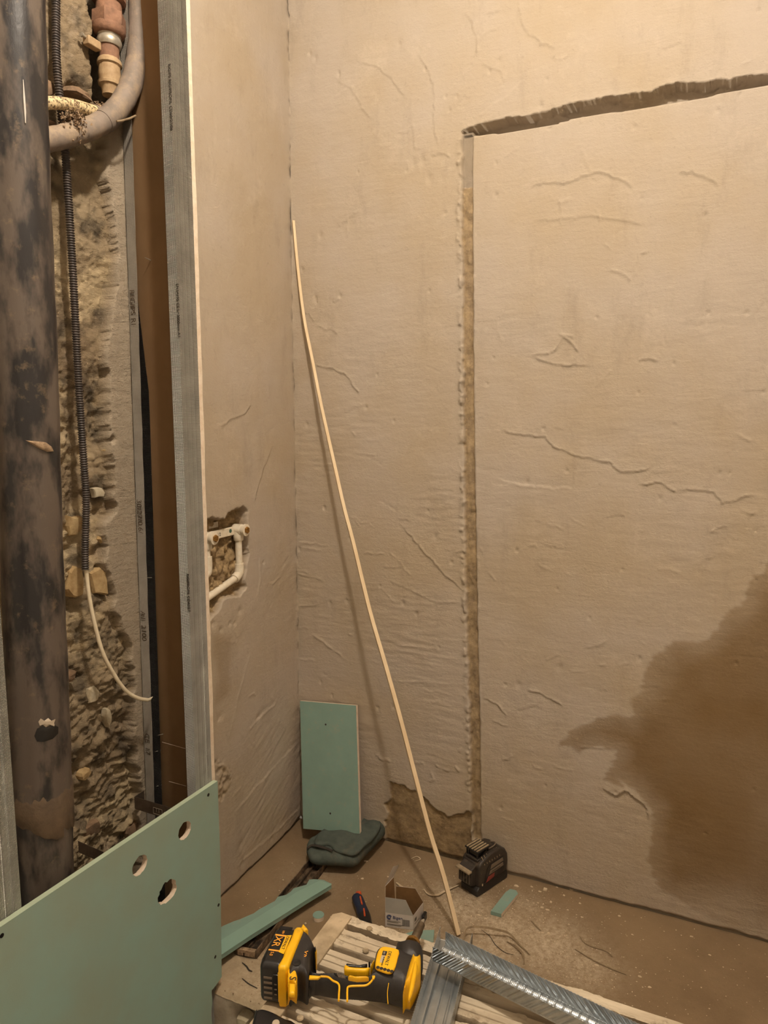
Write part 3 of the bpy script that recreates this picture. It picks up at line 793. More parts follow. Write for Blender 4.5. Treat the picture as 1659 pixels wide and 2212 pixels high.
def channel(name, parent, o, ew, eh, L, W, Hh, mat, t=.0008, lip=.0, ribs=(), steps=1, dimple=0, pitch=.0045, res=.0012, flare=0):
    """steel C profile: web along ew (width W) at origin o, flanges rise along eh, length vector L"""
    ew = Vector(ew).normalized(); eh = Vector(eh).normalized(); L = Vector(L)
    prof = []
    def seg(a, b, k):
        for i in range(k): prof.append(((a[0] + (b[0] - a[0]) * i / k, a[1] + (b[1] - a[1]) * i / k)))
    kf = max(1, int(Hh / res)) if dimple else 1
    kw = max(1, int(W / res)) if dimple else 24
    if lip: prof.append((lip, Hh))
    seg((0, Hh), (0, 0), kf); seg((0, 0), (W, 0), kw); seg((W, 0), (W, Hh), kf); prof.append((W, Hh))
    if lip: prof.append((W - lip, Hh))
    P = []
    for (a, b) in prof:
        for (c, wd_, dp) in ribs:
            if b < 1e-6 and abs(a - c) < wd_: b = b + dp * (1 - abs(a - c) / wd_)
        P.append((a, b))
    prof = P
    n = len(prof)
    nl = max(2, int(L.length / res)) if dimple else 2
    pr = np.array(prof)
    # outward normals in profile space
    tg = np.gradient(pr, axis=0); nr = np.stack([tg[:, 1], -tg[:, 0]], -1); nr /= np.linalg.norm(nr, axis=1)[:, None] + 1e-12
    sl_ = np.concatenate([[0], np.cumsum(np.linalg.norm(np.diff(pr, axis=0), axis=1))])
    T, Sx = np.meshgrid(np.linspace(0, 1, nl), sl_, indexing='ij')
    lm = T * L.length
    if dimple:
        flg = (np.array([b for a, b in prof]) > .002)[None, :]
        onw = ~flg
        dia = np.sin(2 * pi * (lm + Sx) / pitch) * np.sin(2 * pi * (lm - Sx) / pitch)
        her = np.sin(2 * pi * (lm + Sx * 1.0) / pitch)
        h = np.where(flg, her, dia) * dimple
    else: h = np.zeros(T.shape)
    off = pr[None] + nr[None] * h[..., None]
    inn = pr[None] + nr[None] * (h[..., None] - t)
    def W3(q): 
        return (np.array(o)[None, None] + q[..., 0:1] * np.array(ew) + q[..., 1:2] * np.array(eh) + T[..., None] * np.array(L))
    A, B = W3(off).reshape(-1, 3), W3(inn).reshape(-1, 3)
    co = np.concatenate([A, B]); N = nl * n
    i = np.arange(N).reshape(nl, n)
    q1 = np.stack([i[:-1, :-1], i[1:, :-1], i[1:, 1:], i[:-1, 1:]], -1).reshape(-1, 4)
    q2 = q1[:, ::-1] + N
    e = []
    for a, b in ((i[:, 0], 1), (i[:, -1], 0)):
        s = np.stack([a[:-1], a[1:], a[1:] + N, a[:-1] + N], -1); e.append(s if b else s[:, ::-1])
    for a, b in ((i[0], 0), (i[-1], 1)):
        s = np.stack([a[:-1], a[1:], a[1:] + N, a[:-1] + N], -1); e.append(s if b else s[:, ::-1])
    q = np.concatenate([q1, q2] + e)
    me = bpy.data.meshes.new(name)
    me.from_pydata(co.tolist(), [], q.tolist())
    return link(name, me, mat, parent, ang=50)

st = thing('wall_track', 'grey steel track screwed to the stone wall beside brown boxing board, printed outer flange', 'track', (.0, -.762, LOW))
# the U track leans slightly, web on the wall
def track_y(z): return -.762 + (z - .9) * .0145
mb = MB(); mi = MB()
zs = [LOW, .4, 1.0, 1.6, 2.2, ZT]
for k in range(len(zs) - 1):
    z0, z1 = zs[k], zs[k + 1]; y0, y1 = track_y(z0), track_y(z1)
    q = lambda xa, xb, da, db: [(xa, y0 + da, z0), (xb, y0 + da, z0), (xb, y0 + db, z0), (xa, y0 + db, z0), (xa, y1 + da, z1), (xb, y1 + da, z1), (xb, y1 + db, z1), (xa, y1 + db, z1)]
    mb.hexa(q(.004, .031, 0, .0008)); 
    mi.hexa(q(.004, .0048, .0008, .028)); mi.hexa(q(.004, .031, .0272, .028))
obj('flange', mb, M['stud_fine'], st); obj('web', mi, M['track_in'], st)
a = Vector((.010, track_y(1.75) - .0006, 1.75))
for (s, z_) in (('RIGIPS RIGIPROFIL UD28/27/06', 1.76), ('30/27/0,6/L=3000mm', 1.26), ('A1  2100  EN14195', .98), ('CE  17', .66)):
    text('lettering', s, .021, (.009, track_y(z_ - .1) - .0008, z_), (0, .0145, -1), (1, 0, 0), M['steel_dull'], st)
for (u, v) in [(318,560),(322,1250),(345,1590),(340,1625),(342,1700)]:
    p = at(u, v, y=-.742); obj('screw_tip', MB().lathe(p + Vector((0, .012, 0)), (-.15, -1, .2), [(0, .0012), (.012, .001), (.018, .0002)], 8), M['clamp'], st)

def cd_stud(name, label, yr, lean=0, cut=None):
    t = thing(name, label, 'stud', (XF - .014, yr - .03, LOW))
    # web faces the room (+x); flanges go back towards the wall
    channel('web', t, (XF, yr - .060, LOW), (0, 1, 0), (-1, 0, 0), (0, lean, ZT - LOW), .060, .027, M['stud'], t=.0007, lip=.005,
            ribs=((.015, .003, .0018), (.030, .0015, .0012), (.045, .003, .0018)))
    return t
s1 = cd_stud('corner_stud', 'galvanised steel stud along the bare white edge of the boxing, dotted ribs', -.747)
for k, (z_, s) in enumerate([(2.2, 'RIGIPS RIGIPROFIL CD60/27/06'), (1.75, 'EN14195 CE L=3000mm A1'), (1.1, 'RIGIPROFIL CD60/27')]):
    text('lettering', s, .010, (XF - .004, -.8078, z_), (0, 0, -1), (1, 0, 0), M['ink'], s1)
s2 = cd_stud('left_stud', 'galvanised steel stud at the left edge of the photo, in front of the soil pipe', -1.296 + .010, lean=0)

# front board with three pipe holes
fb = thing('front_wallboard', 'large green moisture-resistant wallboard closing the bottom of the pipe boxing', 'board', (XF + .006, -1.1, LOW))
FX = XF + .0128
def by(u, v): p = at(u, v, x=FX); return (p.y, p.z)
def hole_loop(u, v, ry, rz, jag, seed):
    r = random.Random(seed); c = by(u, v)
    return [(c[0] + cos(2 * pi * k / 28) * ry * (1 + r.uniform(-jag, jag)), c[1] + sin(2 * pi * k / 28) * rz * (1 + r.uniform(-jag, jag))) for k in range(28)]
tl = by(0, 2003); tr = by(470, 1687)
sl = (tl[1] - tr[1]) / (tl[0] - tr[0])
right = [by(470, 1687), by(476, 1860), by(479, 2110), by(470, 2124), by(457, 2140), by(459, 2165), by(456, 2190), by(459, 2215), by(460, 2330)]
y0 = -1.56
outer = [(y0, tr[1] + (y0 - tr[0]) * sl)] + right[:1] + right[1:] + [(y0, by(460, 2330)[1])]
me = curve_mesh([outer, hole_loop(399, 1794, .0225, .0205, .05, 1), hole_loop(302, 1869, .0225, .0205, .05, 2), hole_loop(362, 1926, .030, .0255, .14, 3)], .0062)
me.transform(Matrix(((0, 0, 1, XF + .0066), (1, 0, 0, 0), (0, 1, 0, 0), (0, 0, 0, 1))))
me.materials.append(M['green']); me.materials.append(M['green_edge']); me.materials.append(M['gypsum'])
top = tr[1]
for pl in me.polygons:
    c = pl.center
    if abs(pl.normal.x) < .5:
        zt_ = tr[1] + (c.y - tr[0]) * sl
        pl.material_index = 1 if (abs(c.z - zt_) < .004 or c.y > -.76) else 2
board = link('board', me, [], fb, ang=30)
for (u, v) in [(450,1717),(4,2021),(472,1955),(465,2067)]:
    y_, z_ = by(u, v)
    obj('screw', MB().lathe((FX - .0004, y_, z_), (1, 0, 0), [(0, .0042), (.0008, .0040), (.0009, .001)], 14), M['screw'], fb)

# direct brackets between wall and front studs
def bracket(label, u0_, v0_, u1_, v1_, yy, hh, foot=True):
    a = at(u0_, v0_, y=yy); b = at(u1_, v1_, y=yy)
    a.x = max(a.x, .001)
    t = thing('wall_bracket', label, 'bracket', (a.x, yy, a.z - hh))
    obj('arm', MB().hexa([a - Vector((0, 0, hh)), b - Vector((0, 0, hh)), b + Vector((0, .001, -hh)), a + Vector((0, .001, -hh)), a, b, b + Vector((0, .001, 0)), a + Vector((0, .001, 0))]), M['steel_dull'], t)
    if foot:
        obj('foot_plate', MB().box((a.x, yy, a.z - hh), (a.x + .001, yy + .034, a.z)), M['steel_dull'], t)
        c = a.lerp(b, .62) - Vector((0, .0006, hh * .62))
        mbr = MB()
        ex, ez = (b - a).normalized(), Vector((0, 0, 1))
        for s0, s1_ in (((-.014, -.008), (.014, -.008)), ((-.014, .008), (.014, .008)), ((-.014, -.008), (-.014, .008)), ((.014, -.008), (.014, .008)), ((-.004, -.002), (-.004, .008)), ((.004, -.002), (.004, .008))):
            mbr.tube([c + ex * s0[0] + ez * s0[1], c + ex * s1_[0] + ez * s1_[1]], .0006, 6)
        obj('stamped_mark', mbr, M['clamp'], t)
        obj('bolt', MB().lathe(c + ex * .026, (0, -1, 0), [(0, .006), (.004, .006), (.0045, .004), (.012, .003)], 10), M['clamp'], t)
    return t
bracket('steel bracket with stamped mark, sticking out at the foot of the wall track', 290, 1721, 372, 1746, -.806, .033)
bracket('dark steel bracket just right of the soil pipe foot, partly behind green board', 120, 1801, 224, 1841, -.985, .028, foot=False)

# ------------------------------------------------------------------ pipes in the shaft
t = thing('soil_pipe', 'thick dark brown vertical soil pipe at the left edge, black smears and cracked collar', 'pipe', (.125, -1.2, LOW))
def soil_c(z): return Vector((.124, -1.157 + (z - 1.16) * .030, z))
zz = np.linspace(LOW, ZT, 90)
def soil_r(z):
    return .0548 + .0006 * sin(z * 40) + (.0022 if .66 < z < .74 else 0) + .001 * sin(z * 9)
obj('pipe', MB().tube([soil_c(z) for z in zz], [soil_r(z) for z in zz], 48), M['cast_iron'], t, ang=60)
r = random.Random(9)
zc = .715
mb = MB(); seg = 48; vs = []
for k in range(seg + 1):
    th = 2 * pi * k / seg
    zl_ = zc - .045 - .018 * sin(th * 2.3) + r.uniform(-.004, .004)
    for rr, z_ in ((.0552, zc + .03 + r.uniform(-.006, .006)), (.0578, zc + .015), (.0578, zl_ + .004), (.0550, zl_)):
        c = soil_c(z_); vs.append(c + Vector((cos(th) * rr, sin(th) * rr, 0)))
mb.add(vs, [(k * 4 + j, (k + 1) * 4 + j, (k + 1) * 4 + j + 1, k * 4 + j + 1) for k in range(seg) for j in range(3)])
obj('cracked_collar', mb, simple('collar_dirt', srgb(112, 94, 74), srgb(88, 74, 60), 30, .6, bd=.001, bs=120), t, ang=60)
def pipe_pt(u, v, extra=.0005):
    """point on the soil pipe surface seen at this pixel"""
    d = (FWD * F_PX + RGT * (u - U0) - UPV * (v - V0)).normalized()
    best = None
    for k in range(2000):
        q = CAM + d * (.9 + k * .0005)
        c = soil_c(q.z)
        if math.hypot(q.x - c.x, q.y - c.y) < .0552 + extra: return q
    return q
blobs = [('dark_smear', [(74,1590),(80,1574),(92,1569),(104,1572),(116,1566),(126,1570),(126,1584),(114,1596),(96,1602),(80,1602)], 'black_gloss', .0026),
         ('paint_flake', [(83,1559),(88,1552),(96,1557),(104,1551),(111,1557),(120,1553),(117,1562),(119,1570),(108,1566),(99,1571),(92,1565),(86,1568)], 'grey_light', .0034),
         ('mortar_smear', [(55,951),(75,953),(98,955),(112,965),(116,975),(102,976),(82,968)], 'mortar', .004)]
for nm, px_, m, ex in blobs:
    cx_ = sum(p[0] for p in px_) / len(px_); cy_ = sum(p[1] for p in px_) / len(px_)
    c = pipe_pt(cx_, cy_, ex); ring = [pipe_pt(u, v, .0016) for u, v in px_]; rin = [pipe_pt(cx_ + (u - cx_) * .6, cy_ + (v - cy_) * .6, ex) for u, v in px_]
    n = len(ring)
    mb = MB().add(ring + rin + [c], [(k, (k + 1) % n, n + (k + 1) % n, n + k) for k in range(n)] + [(n + k, n + (k + 1) % n, 2 * n) for k in range(n)])
    obj(nm, mb, M[m], t, ang=60)
# white chalk streak
obj('chalk_streak', MB().tube([pipe_pt(50, 172), pipe_pt(52, 210), pipe_pt(54, 240), pipe_pt(55, 266)], [.0006, .0018, .0018, .0008], 6), M['white_card'], t)

t = thing('flexible_conduit', 'black corrugated conduit hanging down the stone wall with white cable poking out', 'conduit', (.01, -.96, 1.13))
pts = [(121,-60),(121,0),(121,100),(124,160),(129,210),(136,280),(142,340),(149,450),(158,600),(166,760),(173,880),(181,1000),(186,1080),(184,1180),(184,1230)]
path = smooth_path([at(u, v, x=.008 + .012 * min(1, max(0, (v - 300) / 600))) for u, v in pts], 60)
# resample evenly
L = [0]
for a, b in zip(path, path[1:]): L.append(L[-1] + (b - a).length)
nn = int(L[-1] / .00088)
xs_ = np.linspace(0, L[-1], nn); pa = np.array([list(p) for p in path])
P = np.stack([np.interp(xs_, L, pa[:, k]) for k in range(3)], -1)
R = .0076 + .0011 * np.sign(np.sin(2 * pi * xs_ / .00530)) * np.abs(np.sin(2 * pi * xs_ / .0053)) ** .5
obj('corrugated_tube', MB().tube([Vector(p) for p in P], list(R), 16), M['conduit'], t, ang=0 or 80)
pts = [(184,1215),(187,1240),(193,1290),(205,1350),(222,1410),(245,1455),(270,1490),(295,1507),(318,1512)]
xd = [.02, .02, .024, .03, .036, .04, .045, .05, .055]
path = smooth_path([at(u, v, x=d) for (u, v), d in zip(pts, xd)], 8)
obj('cable', MB().tube(path, .0046, 14), M['cable'], t, ang=60)
obj('cable_end', MB().tube([path[-1], at(323, 1511, x=.055), at(330, 1505, x=.056)], [.0046, .004, .0006], 12), M['cable'], t, ang=60)

t = thing('foam_sleeved_pipe', 'grey foam-sleeved pipe bending left behind the soil pipe', 'pipe', (.03, -.8, 2.0))
pts = [(300,-80),(300,-20),(301,40),(299,100),(290,160),(270,212),(240,250),(200,275),(150,292),(100,303),(60,308)]
path = smooth_path([at(u, v, x=.040) for u, v in pts], 6)
cut = 40
obj('sleeve', MB().tube(path[9:cut], [.0245 + .0006 * sin(i * 1.7) for i in range(9, cut)], 26), M['foam'], t, ang=60)
obj('sleeve', MB().tube(path[cut - 1:], [.0230 + .0006 * sin(i * 2.1) for i in range(cut - 1, len(path))], 26), M['foam'], t, ang=60)
obj('inner_pipe', MB().tube(path[:12], .0195, 20), M['dusty_brass'], t, ang=60)
cr = random.Random(4)
def crumbs(name, parent, centre, spread, n, rad, mat, seed, axis=None):
    r_ = random.Random(seed); mb = MB()
    for k in range(n):
        c = Vector(centre) + Vector([r_.gauss(0, s) for s in spread])
        s_ = r_.uniform(.4, 1) * rad
        p_ = [c + Vector((r_.uniform(-1, 1), r_.uniform(-1, 1), r_.uniform(-1, 1))).normalized() * s_ for _ in range(5)]
        mb.add(p_, [(0, 1, 2), (0, 2, 3), (0, 3, 4), (0, 4, 1), (1, 3, 2), (1, 4, 3)])
    return obj(name, mb, mat, parent, ang=0)
crumbs('mortar_crumbs', t, at(168, 262, x=.062), (.006, .010, .014), 160, .0045, M['mortar'], 1)['kind'] = 'stuff'
obj('wire_tie', MB().tube([at(252, 262, x=.066), at(262, 261, x=.068), at(280, 256, x=.068), at(293, 250, x=.06)], .0022, 8), M['sliver'], t)

t = thing('white_pipe_stub', 'dirty white plastic pipe stub crossing above the foam-sleeved pipe', 'pipe', (.03, -1.0, 2.1))
path = smooth_path([at(u, v, x=.028) for u, v in ((60,230),(95,223),(125,223),(160,228),(188,236),(204,241))], 5)
obj('pipe', MB().tube(path, .0125, 20), M['ppr_dirty'], t, ang=60)
obj('collar', MB().tube([at(203, 241, x=.028), at(209, 243, x=.027)], .0145, 20), M['foam'], t, ang=60)
crumbs('mortar_plug', t, at(220, 235, x=.02), (.006, .010, .007), 110, .006, M['mortar'], 2)['kind'] = 'stuff'
o = crumbs('cobweb_dust', t, at(136, 255, x=.035), (.006, .008, .008), 60, .003, M['mortar'], 3); o['kind'] = 'stuff'

t = thing('pipe_union', 'rusty hexagonal pipe union with clamp and dusty fitting in the dark wall recess', 'pipe fitting', at(236, 205, x=.005))
def vp(v, u=None): return at(236 + (v - 100) * .01 if u is None else u, v, x=.005)
sc = 1 / 985.0
def ringset(name, rows, mat, seg=28):
    rings = [(vp(v), r_ * sc) for v, r_ in rows]
    ax_ = (vp(0) - vp(200)).normalized()
    return obj(name, MB().tube_rings(rings[::-1], ax_, seg), mat, t, ang=40)
ringset('rusty_tee', [(-70, 27), (-16, 27), (-14, 36), (4, 36), (7, 32), (8, 27), (31, 28)], M['rust'])
ringset('hex_nut', [(30, 30), (33, 36), (58, 37), (62, 35)], M['rust'], 6)
ringset('nut_skirt', [(60, 35), (70, 35), (78, 31), (80, 27)], M['rust'])
ringset('clamp_ring', [(77, 24), (79, 26), (84, 24), (88, 26), (93, 27), (99, 26), (103, 24)], M['clamp'])
ringset('threaded_pipe', [(100, 21), (132, 21)], M['rust'])
ringset('coupling', [(129, 22), (132, 25), (136, 27), (142, 27), (145, 23), (162, 24), (178, 22), (180, 25), (186, 24), (188, 20), (196, 17), (207, 16)], M['dusty_brass'], 14)
a = vp(100, 212)
obj('clamp_lug', MB().box((a.x - .012, a.y - .032, a.z - .009), (a.x + .006, a.y + .004, a.z + .009)), M['dusty_brass'], t, bevel=.002)
obj('clamp_screw', MB().lathe((a.x - .003, a.y - .026, a.z + .004), (0, -1, .1), [(0, .003), (.014, .003), (.0145, .005), (.018, .005)], 12), M['clamp'], t)

# outlet plate in the hole of the plastered wall
t = thing('water_outlet', 'white plastic water outlet elbows with brass plugs set in the wall hole', 'plumbing outlet', at(500, 1285, x=0))
def elbow(u, v):
    c = at(u, v, x=.012)
    obj('elbow', MB().lathe((-.034, c.y, c.z), (1, 0, 0), [(0, .0155), (.002, .017), (.030, .0172), (.031, .0155), (.040, .0155), (.0405, .0185), (.0465, .0185), (.047, .016)], 24), M['ppr'], t)
    e = BASE
    pl = obj('brass_plug', MB().lathe((.008, c.y, c.z), (1, 0, 0), [(0, .0105), (.010, .0105), (.011, .009)], 6), M['brass'], t)
    obj('elbow_socket', MB().lathe((-.018, c.y, c.z + .002), (0, 0, -1), [(0, .0165), (.022, .0165), (.034, .0155), (.036, .0140)], 20), M['ppr'], t)
    return c
c1 = elbow(464, 1163); c2 = elbow(532, 1145)
obj('mounting_bar', MB().box((-.030, c1.y - .01, c1.z - .013), (-.022, c2.y, c1.z + .013)), M['ppr'], t, bevel=.002)
text('lettering', '1/2', .014, (-.0216, (c1.y + c2.y) / 2 - .022, c1.z - .005), (0, 1, 0), (0, 0, 1), M['ink'], t)
obj('round_mark', MB().lathe((-.022, c2.y - .034, c2.z), (1, 0, 0), [(0, .006), (.0008, .006)], 16), simple('green_mark', srgb(76, 110, 92)), t)
lowz_ = at(515, 1238, x=-.018).z
obj('pipe', MB().tube([(-.018, c2.y, c2.z - .03), (-.018, c2.y, lowz_ + .02)], .0105, 20), M['ppr'], t, ang=60)
obj('bend', MB().tube(smooth_path([(-.018, c2.y, lowz_ + .030), (-.018, c2.y, lowz_ + .012), (-.018, c2.y - .006, lowz_ - .004), (-.018, c2.y - .026, lowz_ - .014)], 4), .0145, 20), M['ppr'], t, ang=60)
obj('pipe', MB().tube([(-.018, c2.y - .02, lowz_ - .012), (-.018, c2.y - .20, lowz_ - .052)], .0105, 20), M['ppr'], t, ang=60)
obj('pipe', MB().tube([(-.018, c1.y, c1.z - .03), (-.018, c1.y, c1.z - .06)], .0105, 20), M['ppr'], t, ang=60)
obj('bend', MB().tube(smooth_path([(-.018, c1.y, c1.z - .055), (-.018, c1.y, c1.z - .090), (-.018, c1.y - .008, c1.z - .104), (-.018, c1.y - .04, c1.z - .112)], 4), .0145, 20), M['ppr'], t, ang=60)
obj('steel_strap', MB().box((-.034, c1.y - .05, c1.z + .020), (-.033, c1.y + .075, c1.z + .036)), M['clamp'], t)

# ------------------------------------------------------------------ leaning lath
t = thing('leaning_lath', 'long thin pale lath leaning from the floor into the room corner', 'lath', (.711, -.324, 0))
LF, LT = Vector((.711, -.324, 0)), Vector((0, 0, 2.1))
ln = (LF - LT).cross(Vector((0, 0, 1))).normalized()
def lath_pt(u, v):
    d = FWD * F_PX + RGT * (u - U0) - UPV * (v - V0)
    return CAM + d * ((LF - CAM).dot(ln) / d.dot(ln))
st3 = [lath_pt(u, v) for u, v in [(620.5,482),(631,576),(646.5,686),(665,773),(687,877),(717,1004),(739,1097),(759,1170),(796,1318),(832,1440),(863,1550),(898,1683),(928,1797),(958,1892),(990,2018)]]
for q in st3:
    q.x += .033 * (q.z / 2.1) ** 2.2; q.y = -.4557 * q.x
st3[-1].z = .006
path = smooth_path(st3, 4)
rr_ = [.0066 + .0032 * min(1, i / 40) for i in range(len(path))]
obj('lath', MB().tube(path, rr_, 4, flat=.8), M['wood'], t, ang=20)

# ------------------------------------------------------------------ scrap board on the bag
t = thing('leaning_board_offcut', 'green wallboard offcut standing on the folded bag in the corner', 'board', (.18, -.10, .10))
bl, br_ = at(655, 1790, y=-.115), at(777, 1801, y=-.115)
tl_, tr_ = at(648, 1514, y=-.022), at(769, 1524, y=-.022)
nv = (br_ - bl).cross(tl_ - bl).normalized()
if nv.y < 0: nv = -nv
mb = MB()
P4 = [bl, br_, tr_, tl_]; Q4 = [p + nv * .0125 for p in P4]
mb.add(P4 + Q4, [(0, 1, 2, 3)], 0); mb.f.append((4, 5, 6, 7)); mb.m.append(2)
for k in range(4): mb.f.append((k, (k + 1) % 4, 4 + (k + 1) % 4, 4 + k)); mb.m.append(1)
obj('board', mb, [M['green_scrap'], M['gypsum'], M['kraft']], t)
for (u, v) in ((707, 1562), (716, 1756)):
    f = (v - 1514) / 280; p = tl_.lerp(bl, f).lerp(tr_.lerp(br_, f), (u - 650 - f * 6) / 122)
    obj('screw_hole', MB().lathe(p - nv * .0004, -nv, [(0, .0034), (.0003, .0034)], 12), M['ink'], t)

# folded canvas bag
bag = thing('canvas_bag', 'folded dark grey-green canvas bag lying on the floor under the leaning offcut', 'bag', (.23, -.13, .03))
pix = [(663,1828),(672,1812),(694,1797),(730,1792),(785,1797),(794,1768),(806,1766),(822,1776),(832,1786),(826,1800),(816,1812),(792,1836),(766,1860),(735,1859),(700,1857),(674,1853),(664,1840)]
def blob(name, pix, z, z0, z1, parent, mat, seed, wr=.006, N=15):
    """cushion-like body with a wrinkled top between heights z0 and z1"""
    q = smooth_loop([at(u, v, z=z).xy for u, v in pix], 5)
    c = sum(q, Vector((0, 0))) / len(q); n = len(q)
    vs = []; rings = []
    prof = [(.90, z0), (1.0, z0 + (z1 - z0) * .3), (1.0, z0 + (z1 - z0) * .62), (.95, z0 + (z1 - z0) * .86)] + [(.95 - .95 * k / N, z1) for k in range(1, N)]
    for s_, zz_ in prof:
        for p in q:
            e = c + (p - c) * s_
            wv = float(fbm(np.array(e.x * 1.0 + seed), np.array(e.y), 22, 3, seed)) * wr * 2.4 + .5 * wr * sin(e.x * 90 + e.y * 60)
            vs.append((e.x, e.y, zz_ + (wv if zz_ > z0 + .001 else 0)))
    k = len(prof)
    fs = [(i * n + j, i * n + (j + 1) % n, (i + 1) * n + (j + 1) % n, (i + 1) * n + j) for i in range(k - 1) for j in range(n)]
    vs.append((c.x, c.y, z1)); fs += [((k - 1) * n + j, (k - 1) * n + (j + 1) % n, k * n) for j in range(n)]
    return obj(name, MB().add(vs, fs), mat, parent, ang=70)
blob('bag_body', pix, .055, .028, .070, bag, M['bag'], 3, wr=.004)
blob('folded_flap', [(690,1800),(735,1796),(790,1800),(800,1772),(822,1778),(815,1800),(790,1826),(762,1846),(725,1836),(712,1826),(680,1822)], .078, .068, .084, bag, M['bag'], 5, wr=.003)
obj('zip_strip', MB().tube(smooth_path([at(664, 1832, z=.068), at(675, 1826, z=.074), at(700, 1831, z=.078), at(718, 1838, z=.078)], 4), .0045, 8, flat=.5), M['bag_trim'], bag)

# dark steel channel lying under bag and strip
t = thing('black_steel_tube', 'flat dusty black steel tube on the floor, running from under the bag', 'tube', (.2, -.4, 0))
A0, A1 = at(676, 1846, z=.024), at(722, 1850, z=.024)
B0, B1 = at(510, 2048, z=.024), at(545, 2062, z=.024)
d1 = (B0 - A0); wv = (A1 - A0)
wv = Vector((.058, .012, 0)); 
A0.z = B0.z = .002; up = Vector((0, 0, .024))
B1 = B0 + wv; A1 = A0 + wv
th = .003
L_ = (B0 - A0); e = wv.normalized()
A0_, A1_ = A0.copy(), A1.copy()
obj('left_lip', MB().obox(A0_, L_, e * th, up), M['black_tube'], t)
obj('right_lip', MB().obox(A1_ - e * th, L_, e * th, up), M['black_tube'], t)
obj('web', MB().obox(A0_, L_, wv, (0, 0, .003)), M['black_tube'], t)
obj('inner_ridge', MB().obox(A0_ + e * .02, L_, e * .004, (0, 0, .012)), M['black_tube'], t)
obj('end_block', MB().obox(B0 - L_.normalized() * .012 + e * .004, L_.normalized() * .012, e * .05, (0, 0, .019)), M['mortar'], t)

# torn green strip
t = thing('torn_board_strip', 'long green wallboard strip with one torn edge, lying across the black tube', 'board offcut', (.2, -.5, .03))
low_ = [(470,2070),(480,2062),(540,2022),(600,1984),(660,1946),(716,1912)]
upp = [(716,1909),(700,1901),(692,1900),(678,1899),(668,1900),(662,1911),(655,1913),(634,1919),(628,1926),(618,1933),(600,1937),(594,1946),(560,1964),(548,1973),(536,1978),(518,1986),(505,1990),(482,2000),(465,2010)]
zt = .040
me = curve_mesh([[at(u, v, z=zt).xy for u, v in low_ + upp]], .006)
me.transform(Matrix.Translation((0, 0, zt - .006)))
link('board', me, M['green_scrap'], t)
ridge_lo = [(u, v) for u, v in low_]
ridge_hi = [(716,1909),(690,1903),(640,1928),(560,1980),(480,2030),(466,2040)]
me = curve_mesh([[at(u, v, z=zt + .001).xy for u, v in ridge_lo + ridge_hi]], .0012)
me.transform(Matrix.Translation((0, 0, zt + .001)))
o = link('tapered_face', me, simple('lit_green_face', srgb(140, 172, 158), srgb(134, 164, 150), 8, .7), t)  # lighter green paints the light falling on the lower band
obj('end_face', MB().prism([at(716, 1912, z=zt), at(716, 1909, z=zt), at(700, 1902, z=zt)], (0, 0, -.012)), M['green_scrap'], t)

# cut-out disc
p = at(688, 1984, z=0)
t = thing('board_disc', 'small round green-faced plug cut from the wallboard, lying beside the torn strip', 'disc', p)
obj('core', MB().lathe(p, (0, 0, 1), [(0, .0165), (.0115, .0168)], 24), M['gypsum'], t)
obj('paper_face', MB().lathe(p + Vector((0, 0, .0115)), (0, 0, 1), [(0, .0168), (.0008, .0165)], 24), M['green_scrap'], t)

# utility knife / screwdriver with curved handle
t = thing('curved_handle_tool', 'hand tool with curved navy and orange handle on the floor behind the bench', 'hand tool', at(785, 1990, z=0))
path = smooth_path([at(u, v, z=.019) for u, v in ((769,1934),(774,1945),(779,1958),(784,1972),(789,1990),(791,2010),(791,2035))], 5)
rads = np.interp(np.linspace(0, 1, len(path)), [0, .06, .16, .35, .55, .8, 1], [.008, .0155, .0170, .0165, .0185, .0180, .013])
obj('handle', MB().tube(path, list(rads), 18, flat=.85), M['navy'], t, ang=60)
i0 = int(len(path) * .0)
obj('heel_cap', MB().tube([path[0] + Vector((.001, .006, .003)), path[1] + Vector((.006, .004, .006)), path[4] + Vector((.011, 0, .004))], [.006, .0095, .002], 12), M['orange'], t, ang=60)
for (a, b) in (((778,1937),(782,1953)), ((786,1963),(788,1979))):
    obj('grip_line', MB().tube([at(*a, z=.034), at(*b, z=.036)], .0026, 8), M['orange'], t)
obj('lower_grip', MB().tube([p + Vector((0, 0, .0008)) for p in path[-14:]], [x * 1.02 for x in rads[-14:]], 18, flat=.86), M['black_gloss'], t, ang=60)

# small cardboard box with raised flaps
P0, PL, PR = at(892.5, 2009, z=0), at(832, 2001, z=0), at(914.5, 1979, z=0)
t = thing('small_carton', 'small open white carton with raised flaps, navy logo and barcode', 'box', ((P0 + PL) / 2))
hb = .044; U = Vector((0, 0, 1))
a_ = PL - P0; b_ = PR - P0
bn = b_.normalized()
nf = Vector((a_.y, -a_.x, 0)).normalized()
if nf.y > 0: nf = -nf
nr_ = Vector((b_.y, -b_.x, 0)).normalized()
if nr_.x < 0: nr_ = -nr_
tk = .0009
def panel(name, pts, n, mats, **k): 
    mb = MB(); q = [Vector(p) for p in pts]; m_ = len(q)
    r2 = [p - Vector(n).normalized() * tk for p in q]
    mb.add(q + r2, [tuple(range(m_))], 0); mb.f.append(tuple(range(m_, 2 * m_))); mb.m.append(1)
    for i in range(m_): mb.f.append((i, (i + 1) % m_, m_ + (i + 1) % m_, m_ + i)); mb.m.append(0)
    return obj(name, mb, mats, t, **k)
wc = [M['white_card'], M['cardboard']]
panel('front_panel', [PL, P0, P0 + U * hb, PL + U * hb], nf, wc)
panel('side_panel', [P0, PR, PR + U * hb, P0 + U * hb], nr_, wc)
BL = PL + b_
panel('back_panel', [PR, BL, BL + U * hb, PR + U * hb], -nf, wc)
